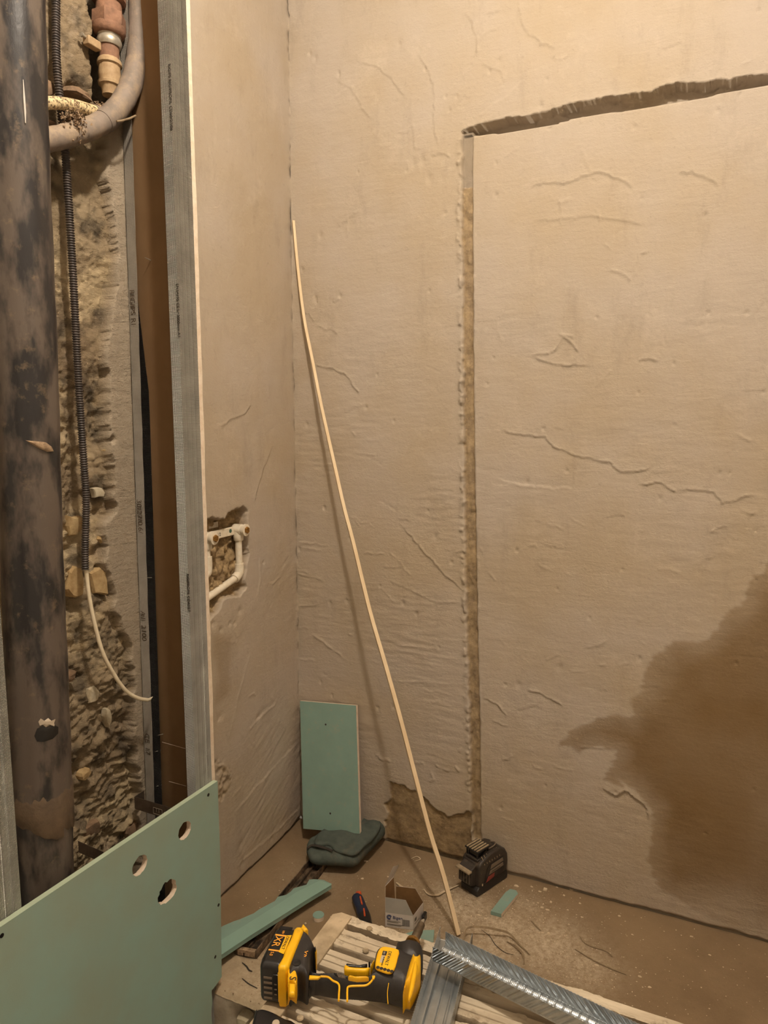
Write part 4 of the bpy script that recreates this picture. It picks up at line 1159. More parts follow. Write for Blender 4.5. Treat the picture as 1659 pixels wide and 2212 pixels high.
panel('side_panel', [BL, PL, PL + U * hb, BL + U * hb], -nr_, wc)
panel('bottom_panel', [PL + U * .001, P0 + U * .001, PR + U * .001, BL + U * .001], -U, wc)
panel('front_flap', [PL + U * hb, P0 + U * hb, P0 + a_ * .27 + U * (hb + .046), PL + U * (hb + .047)], nf, [M['grey_card'], M['cardboard']])
panel('back_flap', [PR + U * hb, BL + U * hb, BL + U * (hb + .042), PR + a_ * .3 + U * (hb + .042)], -nf, wc)
lf = Vector((0, 0, .082))
panel('left_flap', [BL - b_ * .1 + U * hb, PL + U * hb, PL + U * hb + lf, BL - b_ * .25 + U * hb + lf * .98], -nr_, wc)
e1, e2 = PL + U * hb + lf, BL - b_ * .25 + U * hb + lf * .98
panel('tuck_flap', [e1, e2, at(862, 1868, y=e2.y + .035), at(849, 1872, y=e1.y + .045)], Vector((.3, -.3, 1)), [M['white_card'], M['white_card']])
fx = -a_.normalized()
of = PL + nf * .0006
text('lettering', 'Bigen', .0135, of + fx * .022 + U * .027, fx, U, M['ink_blue'], t)
mb = MB()
cL = of + fx * .012 + U * .031
for (r0, a0, a1) in ((.0068, 20, 300), (.0040, 0, 360)):
    mb.tube([cL + fx * r0 * cos(radians(k)) + U * r0 * sin(radians(k)) for k in range(a0, a1 + 1, 20)], .0010, 6)
obj('logo', mb, M['ink_blue'], t)
for k, (zz_, l0) in enumerate(((.019, .040), (.0155, .034), (.0095, .050), (.0065, .042))):
    obj('small_print', MB().obox(of + fx * .005 + U * zz_, fx * l0, nf * .0002, U * .0012), M['ink_grey'], t)
mb = MB(); x_ = .050; r = random.Random(8)
while x_ < .070:
    w_ = r.choice((.0005, .0009, .0014)); mb.obox(of + fx * x_ + U * .009, fx * w_, nf * .0002, U * .020); x_ += w_ + r.choice((.0005, .0008))
obj('barcode', mb, M['ink_grey'], t)
obj('side_print', MB().obox(P0 + nr_ * .0005 + bn * .008 + U * .02, bn * .012, nr_ * .0002, U * .010).obox(P0 + nr_ * .0005 + bn * .008 + U * .012, bn * .03, nr_ * .0002, U * .002), M['ink_grey'], t)
cc = (P0 + PR + PL + BL) / 4
o = crumbs('screw_filling', t, cc + U * .008, (.016, .012, .003), 60, .005, M['screw'], 6)
o['kind'] = 'stuff'

p = at(916, 1980, z=.012)
o = obj('plastic_clip', MB().box((p.x - .004, p.y - .012, 0), (p.x + .005, p.y + .012, .022)), M['black_gloss'], base=(p.x, p.y, 0), bevel=.002)
tag(o, 'tiny black plastic clip standing on the floor against the right side of the carton', 'clip')

t = thing('flat_board_offcut', 'flat green wallboard offcut on the floor behind the bench, partly under carton', 'board offcut', at(915, 2018, z=0))
me = curve_mesh([[at(u, v, z=.010).xy for u, v in ((894,2011),(905,2010),(938,2009),(936,2035),(905,2034),(880,2030),(866,2020))]], .005)
me.transform(Matrix.Translation((0, 0, .0055))); link('board', me, M['green_scrap'], t)

t = thing('small_board_offcut', 'small green rectangular wallboard offcut on the floor in front of the laser level', 'board offcut', at(1085, 1960, z=0))
pp = [(1060,1968),(1083,1974),(1119,1930),(1115,1923),(1102,1920),(1092,1927)]
me = curve_mesh([[at(u, v, z=.012).xy for u, v in pp]], .0055)
me.transform(Matrix.Translation((0, 0, .0062))); 
me.materials.append(M['green_scrap']); me.materials.append(M['gypsum'])
for pl in me.polygons:
    if abs(pl.normal.z) < .5 and pl.normal.x > .1: pl.material_index = 1
link('board', me, [], t)

# ------------------------------------------------------------------ laser level
c0 = at(1033, 1941, z=0); cR = at(1098, 1897, z=0)
e1 = (cR - c0).normalized(); e2 = Vector((-e1.y, e1.x, 0)); U = Vector((0, 0, 1))
las = thing('laser_level', 'black laser level with slatted top cap on the floor at the wall', 'laser level', c0 + e1 * .07 + e2 * .035)
def LP(a, b, c): return c0 + e1 * a + e2 * b + U * c
def las_prism(name, prof, b0, b1, mat, bevel=.002):
    mb = MB().prism([LP(a, b0, c) for a, c in prof], e2 * (b1 - b0)); return obj(name, mb, mat, las, bevel=bevel)
las_prism('base', [(0,0),(.145,0),(.148,.012),(.142,.036),(.01,.030),(0,.020)], .004, .072, M['black_rubber'], .003)
las_prism('housing', [(.006,.030),(.140,.030),(.146,.06),(.143,.088),(.130,.108),(.108,.120),(.060,.122),(.016,.108),(.006,.098)], .002, .074, M['laser_body'], .005)
las_prism('front_window_block', [(-.018,.040),(.008,.030),(.008,.098),(-.018,.088)], .016, .066, M['laser_body'], .002)
obj('front_visor', MB().obox(LP(-.030, .014, .083), e1 * .016, e2 * .054, U * .006), M['laser_pale'], las, bevel=.0015)
obj('front_window', MB().obox(LP(-.0188, .022, .046), e1 * .002, e2 * .036, U * .034), M['glass_dark'], las)
for k in range(4):
    obj('front_rib', MB().obox(LP(-.020, .020 + k * .011, .044), e1 * .002, e2 * .0012, U * .038), M['label_grey'], las)
# optic cage on the top
obj('cage_base', MB().obox(LP(.010, .014, .106), e1 * .056, e2 * .050, U * .008), M['laser_body'], las, bevel=.002)
obj('optic_window', MB().obox(LP(.018, .022, .112), e1 * .040, e2 * .034, U * .020), M['glass_dark'], las)
for a_, b_2 in ((.012, .016), (.060, .016), (.012, .058), (.060, .058)):
    obj('cage_post', MB().obox(LP(a_, b_2, .112), e1 * .004, e2 * .004, U * .026), M['black_gloss'], las)
obj('cage_cap', MB().obox(LP(.008, .012, .136), e1 * .060, e2 * .053, U * .004), M['black_gloss'], las, bevel=.001)
for k in range(5):
    obj('cap_slat', MB().obox(LP(.010, .015 + k * .010, .140), e1 * .055, e2 * .0050, U * .0022), M['laser_pale'], las)
for k in range(7):
    a0 = .030 + k * .012
    obj('vent_rib', MB().tube([LP(a0, .0015, .096), LP(a0 - .004, .006, .113), LP(a0 - .005, .012, .121)], .0010, 6), M['laser_pale'], las)
obj('handle_arch', MB().tube(smooth_path([LP(.070, .020, .124), LP(.095, .018, .127), LP(.112, .030, .124), (LP(.108, .045, .122))], 4), .0018, 8), M['label_grey'], las)
obj('side_panel', MB().prism([LP(a, .0016, c) for a, c in ((.030,.036),(.118,.036),(.128,.050),(.122,.088),(.052,.088),(.040,.075))], -e2 * .0012), M['black_gloss'], las)
obj('grip_panel', MB().prism([LP(a, .0002, c) for a, c in ((.056,.072),(.118,.074),(.114,.086),(.060,.085))], -e2 * .001), M['label_grey'], las)
obj('grey_label', MB().prism([LP(a, .0002, c) for a, c in ((.050,.056),(.119,.058),(.116,.069),(.056,.068))], -e2 * .001), M['label_grey'], las)
obj('red_label', MB().prism([LP(a, .0002, c) for a, c in ((.036,.036),(.074,.040),(.076,.052),(.046,.051))], -e2 * .001), M['red'], las)
obj('lettering', MB().obox(LP(.062, .0000 - .001, .061), e1 * .040, -e2 * .0003, U * .0015), M['ink'], las)
obj('power_switch', MB().obox(LP(.018, -.0006, .032), e1 * .004, e2 * .003, U * .006), M['laser_pale'], las)

# ------------------------------------------------------------------ debris on the floor
r = random.Random(21)
def chip_obj(p, s, seed, name='plaster_chip'):
    rr = random.Random(seed); n = rr.choice((4, 5, 6)); th = s * rr.uniform(.2, .4)
    a0 = rr.uniform(0, 6.28); el = rr.uniform(.45, 1)
    ring = [Vector((cos(a0 + 2 * pi * k / n) * s * rr.uniform(.6, 1.1), sin(a0 + 2 * pi * k / n) * s * el * rr.uniform(.6, 1.1), 0)) for k in range(n)]
    vs = [p + q for q in ring] + [p + q * .75 + Vector((0, 0, th)) for q in ring]
    return MB().add(vs, [tuple(range(n))[::-1], tuple(range(n, 2 * n))] + [(k, (k + 1) % n, n + (k + 1) % n, n + k) for k in range(n)])
CH = [(1115,1913,6),(1149,1915,4),(1166,1925,5),(1178,1921,7),(1203,1916,4),(1235,1921,6),(1218,1934,4),(1140,1944,4),(1162,1950,4),(1171,1960,5),(1183,1965,6),(1190,1948,4),(1253,1951,4),(1226,1965,3),(1306,1912,3),
      (1048,1984,6),(1034,1977,5),(1099,1857,3),(1153,1950,3),(1172,2014,4),(1185,2016,4),(1258,1981,4),(1229,1996,3),(1338,1979,4),(1366,2018,3),(1494,2024,4),(1533,2063,3),(1289,2085,5),(660,1994,4),(790,1860,6),(768,1930,3),
      (838,1893,4),(873,1881,3),(783,1897,4),(612,1899,3),(1382,2108,4),(1403,2131,4),(963,1916,5)]
for i, (u, v, s) in enumerate(CH):
    p = at(u, v, z=.001); p.z = floor_h(p.x, p.y) - .0003
    o = obj('plaster_chip', chip_obj(p, s * .0015, i), M['chip'], base=p, ang=0)
    spot = ('near the grey-green bag' if u < 800 and v < 1880 else 'by the torn green strip' if u < 800 else 'between the carton and the lath' if u < 1000 else 'around the small green offcut' if u < 1160 and v > 1905 else
            'close to the foot of the back wall' if v < 1937 else 'in the scatter right of the small offcut' if u < 1245 else 'on the bare floor far right')
    tag(o, ('larger ' if s >= 6 else 'small ' if s >= 4 else 'tiny ') + 'pale plaster chip on the floor ' + spot, 'chip', 'loose plaster chips on the floor')
mb = MB()
for k in range(3200):
    if r.random() < .75:
        u, v, sp = r.choice([(1000,1965,60),(1090,2010,60),(1180,2040,70),(1250,2090,60),(960,1925,50),(1130,1950,60),(900,2000,40),(1050,2050,60)])
        u += r.gauss(0, sp); v += r.gauss(0, sp * .45)
    else: u, v = r.uniform(520, 1659), r.uniform(1830, 2200)
    p = at(u, v, z=.0008); p.z = floor_h(p.x, p.y) - .0002
    if not (.02 < p.x < 1.65 and STEP + .01 < p.y < -.012): continue
    q = chip_obj(p, r.choice((.0007, .001, .0013, .0018, .0026)), k)
    mb.add(q.v, q.f)
o = obj('plaster_crumbs', mb, M['chip'], ang=0); tag(o, 'fine pale plaster crumbs strewn over the floor', 'crumbs', kind='stuff')
mb = MB()
for k in range(260):
    p = Vector((r.uniform(.21, .62), r.uniform(-.76, -.58), 0)); p.z = floor_h(p.x, p.y) - .0002
    q = chip_obj(p, r.choice((.001, .0015, .0025)), k + 5000); mb.add(q.v, q.f)
o = obj('mortar_crumbs', mb, M['mortar'], ang=0); tag(o, 'brown mortar crumbs on the concrete ledge beside the green board', 'crumbs', kind='stuff')

def strip(name, label, cat, pix, rad, mat, zs=None, flat=.35, group=None):
    zs = zs or [.002] * len(pix)
    pp_ = [at(u, v, z=z_) for (u, v), z_ in zip(pix, zs)]
    path = smooth_path([q + Vector((0, 0, floor_h(q.x, q.y))) for q in pp_], 5)
    n = len(path)
    rd = [rad * (.35 + .65 * sin(pi * min(1, max(0, (i + 1) / (n + 1))))) for i in range(n)]
    o = obj(name, MB().tube(path, rd, 6, flat=flat), mat, base=path[0], ang=50)
    return tag(o, label, cat, group)
strip('curled_strip', 'long curled brown strip arching on the floor behind the steel channel', 'strip', [(1003,2030),(1006,2010),(1018,2002),(1048,2003),(1080,2009),(1100,2016),(1125,2042),(1145,2063)], .0035, M['sliver'], [.002, .02, .03, .03, .024, .014, .006, .002])
strip('curled_strip', 'short curved brown strip inside the arc of the long curled one', 'strip', [(1095,2033),(1112,2042),(1128,2058),(1132,2075),(1131,2084)], .0028, M['sliver'], [.002, .008, .01, .008, .002])
strip('thin_wire', 'hair-thin dark wire bent over the floor between the two curled strips', 'wire', [(1040,2008),(1058,2022),(1070,2040),(1090,2056),(1112,2063)], .0008, M['bag_trim'], flat=1)
strip('wood_splinter', 'long straight splinter lying right of the dust patch', 'splinter', [(1242,2050),(1275,2070),(1310,2088),(1353,2105)], .0024, M['sliver'])
strip('wood_splinter', 'crooked splinter ending in a small hook, above the straight splinter', 'splinter', [(1252,2022),(1262,2036),(1280,2045),(1305,2052),(1318,2060),(1322,2066),(1314,2062)], .0020, M['sliver'])
strip('wood_splinter', 'short splinter just above the dust patch, right of small offcut', 'splinter', [(1147,1988),(1158,2000),(1168,2010)], .0024, M['sliver'])
strip('paper_curl', 'ragged pale paper curl on the floor beside the foot of the lath', 'paper scrap', [(915,1921),(926,1932),(945,1933),(958,1926),(975,1918),(992,1911)], .0045, M['chip'], [.002, .004, .006, .005, .006, .003])
strip('paper_curl', 'small pale paper curl behind the raised flap of the carton', 'paper scrap', [(856,1906),(866,1914),(876,1921)], .004, M['chip'], [.003, .006, .003])
strip('paper_curl', 'small crooked paper curl on floor between bag and laser level', 'paper scrap', [(888,1855),(900,1850),(908,1856),(895,1860)], .002, M['chip'])
strip('wood_splinter', 'thin splinter on the concrete ledge left of the battery', 'splinter', [(523,2114),(538,2126),(556,2136)], .0018, M['bag_trim'])
strip('wood_splinter', 'dark curled splinter on the concrete ledge, above the thin one', 'splinter', [(523,2081),(532,2088),(538,2096),(545,2099)], .0024, M['bag_trim'])

# ------------------------------------------------------------------ work bench
BZ = .500
be = thing('work_bench', 'plaster-crusted slatted work bench across the bottom of the photo', 'bench', (1.25, -1.16, LOW))
XL_, XR_, YB, YF = .664, 1.92, -.962, -1.372
def slat(y1, y0, idx):
    nx, ny = 320, 31
    xs = np.linspace(XL_ + .032, XR_, nx); ys = np.linspace(y0, y1, ny)
    A, B = np.meshgrid(xs, ys, indexing='ij')
    mid = (y0 + y1) / 2
    q_ = np.abs(((B - y0) / (y1 - y0) * 3) % 1 - .0); q_ = np.minimum(q_, 1 - q_)
    h = -.0045 * (1 - ss(q_, .04, .10)) if (y1 - y0) > .03 else np.zeros(A.shape)
    crust = ss(fbm(A * .6, B, 34, 5, idx + 2, .65), .14, .20) * (.0022 + fbm(A, B, 90, 3, idx) * .003) + fbm(A * .3, B, 90, 2, idx) * .0010
    h = h + crust * (1 - ss(A, 1.25, 1.6) * .6)
    top = np.stack([A, B, BZ - .003 + h], -1).reshape(-1, 3)
    i = np.arange(nx * ny).reshape(nx, ny)
    fs = np.stack([i[:-1, :-1], i[1:, :-1], i[1:, 1:], i[:-1, 1:]], -1).reshape(-1, 4).tolist()
    vs = top.tolist(); o_ = len(vs)
    for j in (0, ny - 1):
        vs += [(xs[k], ys[j] + (.005 if j == 0 else -.005), BZ - .040) for k in range(nx)]
    for k in range(nx - 1):
        fs.append((i[k, 0], i[k + 1, 0], o_ + k + 1, o_ + k)); fs.append((i[k, -1], i[k + 1, -1], o_ + nx + k + 1, o_ + nx + k)); fs.append((o_ + k, o_ + k + 1, o_ + nx + k + 1, o_ + nx + k))
    fs.append(tuple([i[-1, j] for j in range(ny)] + [o_ + 2 * nx - 1, o_ + nx - 1]))
    obj('slat', MB().add(vs, [tuple(int(q) for q in f) for f in fs]), M['tread'], be, ang=50)
gaps = [-.9905, -1.0455, -1.099, -1.152, -1.204, -1.257, -1.310]
edges = [YB] + gaps + [YF]
for k in range(len(edges) - 1):
    y1 = edges[k] - (.0055 if k else 0); y0 = edges[k + 1] + (.0055 if k < len(edges) - 2 else 0)
    slat(y1, y0, k)
ro = [(XL_ + .012, YB), (XL_ + .036, YB - .001), (XL_ + .0335, YF), (XL_ - .004, YF), (XL_ - .002, YB - .012)]
me = curve_mesh([ro], .013, .002); me.transform(Matrix.Translation((0, 0, BZ - .0115)))
link('side_rail', me, M['rail'], be)
obj('side_rail', MB().box((XR_, YF, BZ - .026), (XR_ + .04, YB, BZ)), M['rail'], be, bevel=.003)
for (x_, y_) in ((XL_ + .012, YB - .05), (XL_ + .012, YF + .05), (XR_ + .01, YB - .05), (XR_ + .01, YF + .05)):
    obj('leg', MB().hexa([(x_ - .015, y_ - .02, LOW + .002), (x_ + .015, y_ - .02, LOW + .002), (x_ + .015, y_ + .02, LOW + .002), (x_ - .015, y_ + .02, LOW + .002), (x_ - .015, y_ - .02, BZ - .025), (x_ + .015, y_ - .02, BZ - .025), (x_ + .015, y_ + .02, BZ - .025), (x_ - .015, y_ + .02, BZ - .025)]), M['steel_dull'], be)
obj('cross_brace', MB().box((XL_ + .03, YB - .03, BZ - .05), (XR_, YB - .02, BZ - .026)).box((XL_ + .03, YF + .02, BZ - .05), (XR_, YF + .03, BZ - .026)), M['steel_dull'], be)
for y_ in (-.985, -1.23):
    pz = at(640, 2205, z=BZ + .001)
for (u, v) in ((798, 2006), (648, 2199), (790, 2053), (750, 2140)):
    p = at(u, v, z=BZ + .0005); obj('rivet', MB().lathe(p, (0, 0, 1), [(0, .006), (.0018, .005), (.0022, .002)], 12), M['rail'], be)
# black plastic corner hinge
pix = [(552,2195),(556,2184),(566,2180),(582,2184),(600,2192),(618,2202),(640,2222),(640,2290),(545,2290)]
slab('corner_hinge', pix, BZ + .006, .030, .006, M['black_gloss'], be, smooth=2)
p = at(596, 2211, z=BZ + .021); obj('hinge_pin', MB().lathe(p, (0, 0, 1), [(0, .006), (.002, .0055), (.003, .002)], 16), M['grey_light'], be)

# ------------------------------------------------------------------ two loose steel profiles on the bench
a = Vector((.8765, -.955, BZ + .0035)); dvec = Vector((.032, -.245, 0)).normalized(); ew = Vector((-dvec.y, dvec.x, 0))
t = thing('short_steel_profile', 'steel profile lying on the bench under the long one, pointing toward the camera', 'profile', a)
channel('profile', t, a, ew, (0, 0, 1), dvec * .42, .060, .026, M['profile'], t=.0007, lip=.0, dimple=.00055, pitch=.0050, res=.00125, ribs=((.015, .003, .0015), (.030, .002, -.0015), (.045, .003, .0015)))
a = Vector((.893, -1.040, BZ + .0310)); dvec = Vector((.270, -.0520, 0)).normalized(); ew = Vector((-dvec.y, dvec.x, 0))
t = thing('long_steel_profile', 'long shiny steel profile resting across the short one, open side up', 'profile', a)
channel('profile', t, a, ew, (0, 0, 1), dvec * .75, .044, .026, M['profile'], t=.0007, dimple=.00075, pitch=.0058, res=.0013, ribs=((.010, .0025, .002), (.034, .0025, .002)))

# ------------------------------------------------------------------ cordless driver
dr = thing('cordless_driver', 'black and yellow cordless impact driver lying on its side on the bench', 'power tool', at(740, 2140, z=BZ))
T0 = BZ + .004
def Z5(x, y): return (520 + x / 3.7705, 1840 + y / 3.7705)
def z5l(l): return [Z5(*p) for p in l]
# battery pack: black shell, yellow upper half
bt = T0 + .072
e_dn = (at(567, 2078, z=bt) - at(603, 2000, z=bt)); e_dn.z = 0; ldn = e_dn.length; e_dn.normalize()
e_rt = Vector((-e_dn.y, e_dn.x, 0))      # along the handle, to the right in the photo
O = at(603, 1999, z=bt) - e_rt * .007
def D(a, b, c=0): return O + e_dn * a + e_rt * b + Vector((0, 0, c - .072))
def dloop(pts): return [D(a, b).xy for a, b in pts]
def dslab(name, pts, z0, z1, bevel, mat, smooth=0, **k):
    q = dloop(pts)
    if smooth: q = smooth_loop(q, smooth)
    return puff(name, q, T0 + z0, T0 + z1, bevel, mat, dr, **k)
BL_ = .088
bp = dslab('battery', [(0, .006), (.008, .003), (BL_ - .016, .001), (BL_ - .004, .003), (BL_, .007), (BL_, .040), (0, .040)], 0, .072, .010, M['black_gloss'])
shell = dslab('battery_shell', [(-.003, .038), (.003, .035), (.028, .036), (.052, .034), (.068, .036), (BL_ - .002, .034), (BL_ + .004, .037), (BL_ + .003, .048), (BL_ - .004, .052), (.004, .052), (-.004, .047)], -.001, .0735, .006, M['yellow'])
# black and orange print on top of the battery
zt_ = .0722
def patch(name, pts, z, mat, th=.0004):
    me = curve_mesh([dloop(pts)], th / 2); me.transform(Matrix.Translation((0, 0, T0 + z + th / 2))); return link(name, me, mat, dr, ang=0)
patch('name_strip', [(.022, .0265), (.060, .0265), (.063, .036), (.019, .036)], .0721, M['yellow'])
def dtext(s, size, a, b, z, mat, bold=1.0, name='lettering'): return text(name, s, size, D(a, b, z), e_dn, e_rt, mat, dr, bold)
dtext('XR', .018, .026, .0105, .0726, M['orange_print'], 1.0)
for a0, a1, b0, b1 in ((.021, .0245, .008, .027), (.056, .059, .008, .027)):
    patch('edge_band', [(a0, b0), (a1, b0), (a1, b1), (a0, b1)], .0719, M['orange_print'])
dtext('DEWALT', .0074, .0235, .0285, .0727, M['ink'], 1.0)
dtext('18V', .0056, .0110, .018, .0728, M['orange_print'])
dtext('5.0', .0075, .0615, .014, .0728, M['orange_print'])
for k in range(7):
    obj('grip_rib', MB().obox(D(.001 + k * .0011, .010, .0708), e_dn * .0006, e_rt * .022, (0, 0, .0016)), M['black_rubber'], dr)
# end face towards the camera: ribs and charge gauge
for k in range(5):
    o_ = D(BL_ - .0008, .010, .010 + k * .009)
    obj('end_rib', MB().obox(o_, e_rt * .014, e_dn * .0016, (0, 0, .0034)), M['label_grey'], dr)
obj('charge_gauge', MB().obox(D(BL_ - .001, .0255, .012), e_rt * .010, e_dn * .0030, (0, 0, .044)), M['black_gloss'], dr, bevel=.001)
obj('gauge_frame', MB().obox(D(BL_ - .0005, .0350, .010), e_rt * .003, e_dn * .0045, (0, 0, .052)), M['yellow'], dr, bevel=.001)
for k in range(3):
    obj('gauge_light', MB().obox(D(BL_ + .0018, .0285, .020 + k * .009), e_rt * .004, e_dn * .0005, (0, 0, .002)), M['label_grey'], dr)
# foot of the tool
slab('foot', z5l([(490,640),(545,700),(585,790),(610,870),(615,905),(600,960),(560,1000),(552,1190),(470,1215),(395,1205),(390,1010),(420,860),(470,740)]), T0 + .036, .064, .010, M['black_rubber'], dr, smooth=3)
slab('foot_trim', z5l([(405,1205),(455,1210),(462,1090),(445,1000),(420,940),(432,880),(470,790),(510,735),(552,722),(520,660),(480,632),(452,680),(420,820),(388,940),(384,1100),(385,1200)]), T0 + .045, .040, .004, M['yellow'], dr)
slab('release_button', z5l([(392,1075),(448,1085),(440,1185),(395,1180)]), T0 + .067, .010, .003, M['yellow'], dr)
text('lettering', 'S', .016, at(*Z5(404, 1012), z=T0 + .0658), e_dn, e_rt, M['ink'], dr)
slab('rear_trim', z5l([(590,790),(612,870),(622,905),(590,945),(572,880),(575,810)]), T0 + .040, .040, .004, M['yellow'], dr)
slab('print_mark', z5l([(445,820),(470,815),(495,838),(500,862),(490,895),(470,890),(448,850)]), T0 + .0675, .0008, 0, M['yellow'], dr)
text('lettering', 'XR', .012, at(*Z5(512, 800), z=T0 + .0676), e_dn, e_rt, M['orange_print'], dr)
p = at(*Z5(455, 905), z=T0 + .0672); obj('screw_boss', MB().lathe(p, (0, 0, 1), [(0, .0075), (.0014, .0075), (.0016, .0055), (.0008, .004)], 16), M['black_gloss'], dr)
# handle and motor housing as one body
body = z5l([(560,985),(600,978),(720,982),(840,992),(900,1012),(1010,1020),(1060,985),(1090,900),(1105,820),(1150,780),(1280,790),(1330,800),(1400,840),(1440,900),(1450,1000),(1440,1080),(1405,1200),(1360,1270),(1310,1278),(1200,1245),(1080,1228),(870,1212),(740,1200),(600,1180),(555,1180)])
slab('housing', body, T0 + .031, .060, .026, M['black_rubber'], dr, smooth=3)
nose = z5l([(1262,840),(1275,760),(1300,728),(1345,716),(1400,718),(1445,740),(1475,800),(1484,880),(1478,980),(1440,1060),(1340,1060),(1270,960)])
slab('nose_cone', nose, T0 + .032, .060, .024, M['black_rubber'], dr, smooth=3)
slab('rear_cap', z5l([(1405,860),(1430,850),(1462,890),(1466,1000),(1458,1090),(1420,1185),(1385,1262),(1350,1290),(1322,1282),(1324,1200),(1345,1080),(1375,960)]), T0 + .036, .064, .016, M['yellow'], dr, smooth=3)
slab('cap_ridge', z5l([(1412,900),(1440,930),(1425,1060),(1395,1180),(1370,1235),(1362,1180),(1385,1040)]), T0 + .064, .010, .004, M['yellow'], dr, smooth=2)
tz = T0 + .0625
slab('name_plate', z5l([(1096,950),(1100,880),(1118,810),(1150,775),(1200,775),(1288,800),(1282,860),(1262,940),(1238,990),(1200,1000),(1130,978)]), tz, .006, .0025, M['yellow'], dr, smooth=2)
ex = (at(*Z5(1210, 930), z=tz) - at(*Z5(1245, 810), z=tz)); ey = e_rt
text('lettering', 'DEWALT', .0078, at(*Z5(1206, 808), z=tz + .0032), ex, ey, M['ink'], dr)
ex2 = ex.normalized(); ey2 = Vector((-ex2.y, ex2.x, 0))
text('lettering', 'XR BRUSHLESS', .0030, at(*Z5(1165, 852), z=tz + .0034), ex2, ey2, M['ink'], dr)
q = at(*Z5(1160, 806), z=tz + .0031)
obj('black_badge', MB().obox(q, ex2 * .0095, ey2 * .0072, (0, 0, .0003)), M['ink'], dr)
obj('white_badge', MB().obox(q + ex2 * .0100, ex2 * .016, ey2 * .0060, (0, 0, .0001)), M['grey_light'], dr)
text('lettering', '18V', .0042, q + ex2 * .001 + ey2 * .0016 + Vector((0, 0, .0005)), ex2, ey2, M['grey_light'], dr)
for k in range(5):
    p = at(*Z5(1118 + k * 28, 942 + k * 8), z=tz + .003)
    obj('vent', MB().lathe(p, (0, 0, 1), [(0, .0030), (.0004, .0030)], 10), M['ink'], dr)
# yellow trims along the handle
def trim(pts, rad, z, name='yellow_line'):
    path = smooth_path([at(*Z5(*p), z=T0 + z) for p in pts], 4)
    return obj(name, MB().tube(path, rad, 8), M['yellow'], dr, ang=60)
slab('grip_badge', z5l([(560,1005),(655,1012),(630,1045),(556,1045)]), T0 + .0605, .004, .001, M['yellow'], dr)
trim([(650,1016),(710,1020),(750,1050),(790,1070),(803,1100),(800,1160),(798,1215)], .0016, .0600)
trim([(868,1220),(868,1130),(880,1098),(950,1092),(1020,1088),(1060,1060),(1080,1030)], .0016, .0600)
slab('line_tip', z5l([(1070,1010),(1092,1006),(1096,1020),(1088,1042),(1072,1045)]), T0 + .062, .003, .001, M['yellow'], dr)
slab('grip_texture', z5l([(760,985),(820,990),(850,1010),(868,1035),(800,1030),(770,1010)]), T0 + .0605, .004, .0015, M['black_gloss'], dr)
for k in range(6):
    a_, b_2 = at(*Z5(785 + k * 12, 990 + k * 3), z=T0 + .063), at(*Z5(800 + k * 10, 1022 + k * 2), z=T0 + .063)
    obj('grip_rib', MB().tube([a_, b_2], .0006, 6), M['label_grey'], dr)
slab('trigger', z5l([(845,962),(900,968),(990,975),(1040,965),(1060,930),(1090,880),(1082,960),(1050,1020),(980,1025),(890,1018),(850,990)]), T0 + .040, .022, .004, M['yellow'], dr, smooth=2)
slab('trigger_guard', z5l([(855,935),(900,938),(980,945),(1020,935),(1035,900),(1055,900),(1055,930),(1020,970),(960,980),(860,965)]), T0 + .038, .016, .003, M['black_gloss'], dr)
slab('mode_ring', z5l([(875,1015),(950,1028),(1045,1022),(1025,1050),(930,1052),(890,1040)]), T0 + .055, .010, .002, M['yellow'], dr)
trim([(1205,1070),(1195,1150),(1200,1240)], .0006, .058, 'seam')
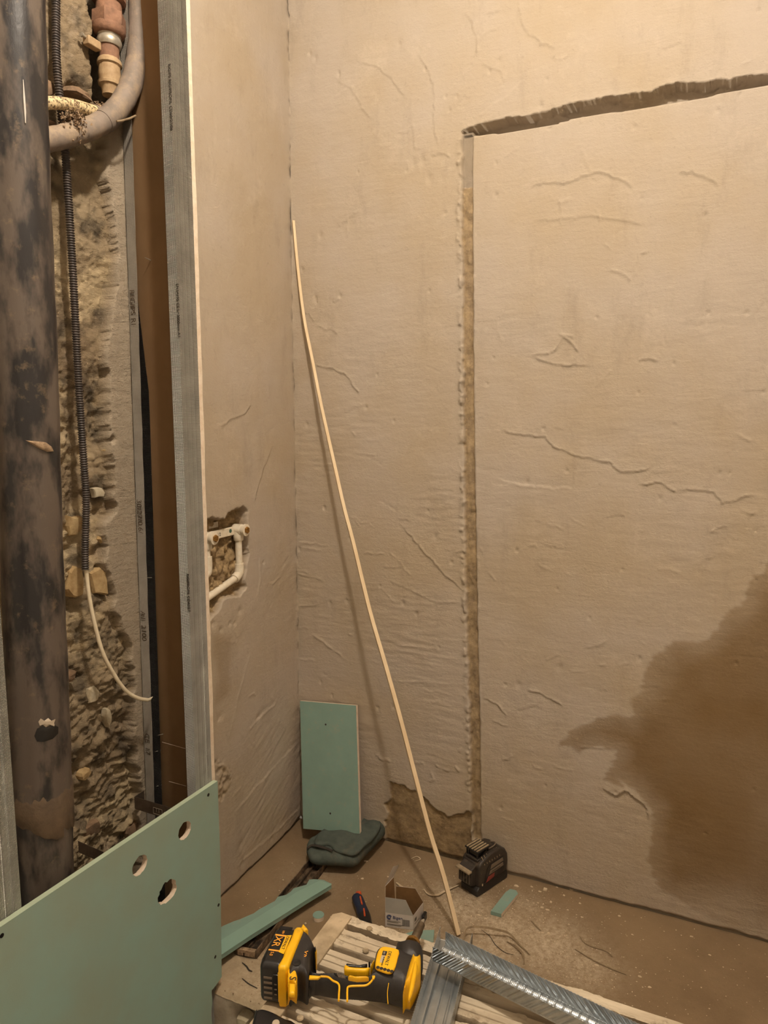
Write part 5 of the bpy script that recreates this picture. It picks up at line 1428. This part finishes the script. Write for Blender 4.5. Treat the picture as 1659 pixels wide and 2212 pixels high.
# collet and bit holder
pA = at(*Z5(1405, 735), z=T0 + .036); pB = at(*Z5(1480, 575), z=T0 + .036)
axb = (pB - pA).normalized()
obj('collet_ring', MB().lathe(pA - axb * .006, axb, [(0, .0130), (.006, .0130), (.007, .0110), (.009, .0105)], 20), M['brass'], dr)
obj('bit_holder', MB().lathe(pA, axb, [(0, .0080), (.030, .0080), (.031, .0072), (.046, .0070), (.048, .0052), (.050, .0040)], 18), M['chrome'], dr)
obj('bit_tip', MB().lathe(pA + axb * .049, axb, [(0, .0034), (.008, .0032), (.012, .0012)], 8), M['clamp'], dr)
def nest(thing_name, child, part):
    t_ = bpy.data.objects[thing_name]
    ps = [c for c in t_.children if c.name.split('.')[0] == part]
    for c in [c for c in t_.children if c.name.split('.')[0] == child]: c.parent = ps[0]
for a_, b_2, c_ in [('cordless_driver', 'grip_rib', 'battery'), ('cordless_driver', 'end_rib', 'battery'), ('cordless_driver', 'gauge_light', 'charge_gauge'), ('cordless_driver', 'edge_band', 'battery'), ('cordless_driver', 'name_strip', 'battery'),
                    ('cordless_driver', 'vent', 'name_plate'), ('cordless_driver', 'black_badge', 'name_plate'), ('cordless_driver', 'white_badge', 'name_plate'), ('cordless_driver', 'yellow_line', 'housing'), ('cordless_driver', 'seam', 'housing'),
                    ('cordless_driver', 'bit_tip', 'bit_holder'), ('cordless_driver', 'cap_ridge', 'rear_cap'), ('front_wallboard', 'screw', 'board'), ('side_wallboard', 'pencil_line', 'board'),
                    ('small_carton', 'logo', 'front_panel'), ('small_carton', 'lettering', 'front_panel'), ('small_carton', 'small_print', 'front_panel'), ('small_carton', 'barcode', 'front_panel'),
                    ('laser_level', 'cap_slat', 'cage_cap'), ('laser_level', 'cage_post', 'cage_base'), ('laser_level', 'vent_rib', 'housing'), ('laser_level', 'grip_panel', 'side_panel'), ('laser_level', 'grey_label', 'side_panel'), ('laser_level', 'red_label', 'side_panel'), ('laser_level', 'front_rib', 'front_window_block'), ('laser_level', 'front_window', 'front_window_block'),
                    ('wall_track', 'lettering', 'flange'), ('corner_stud', 'lettering', 'web'), ('pipe_union', 'clamp_lug', 'clamp_ring'), ('pipe_union', 'clamp_screw', 'clamp_ring'), ('work_bench', 'rivet', 'side_rail'), ('work_bench', 'hinge_pin', 'corner_hinge'), ('leaning_board_offcut', 'screw_hole', 'board'), ('curved_handle_tool', 'grip_line', 'handle')]:
    nest(a_, b_2, c_)
print('tris', sum(len(o.data.loop_triangles) if hasattr(o.data, 'loop_triangles') else 0 for o in S.objects if o.type == 'MESH'), 'objects', len(S.objects))
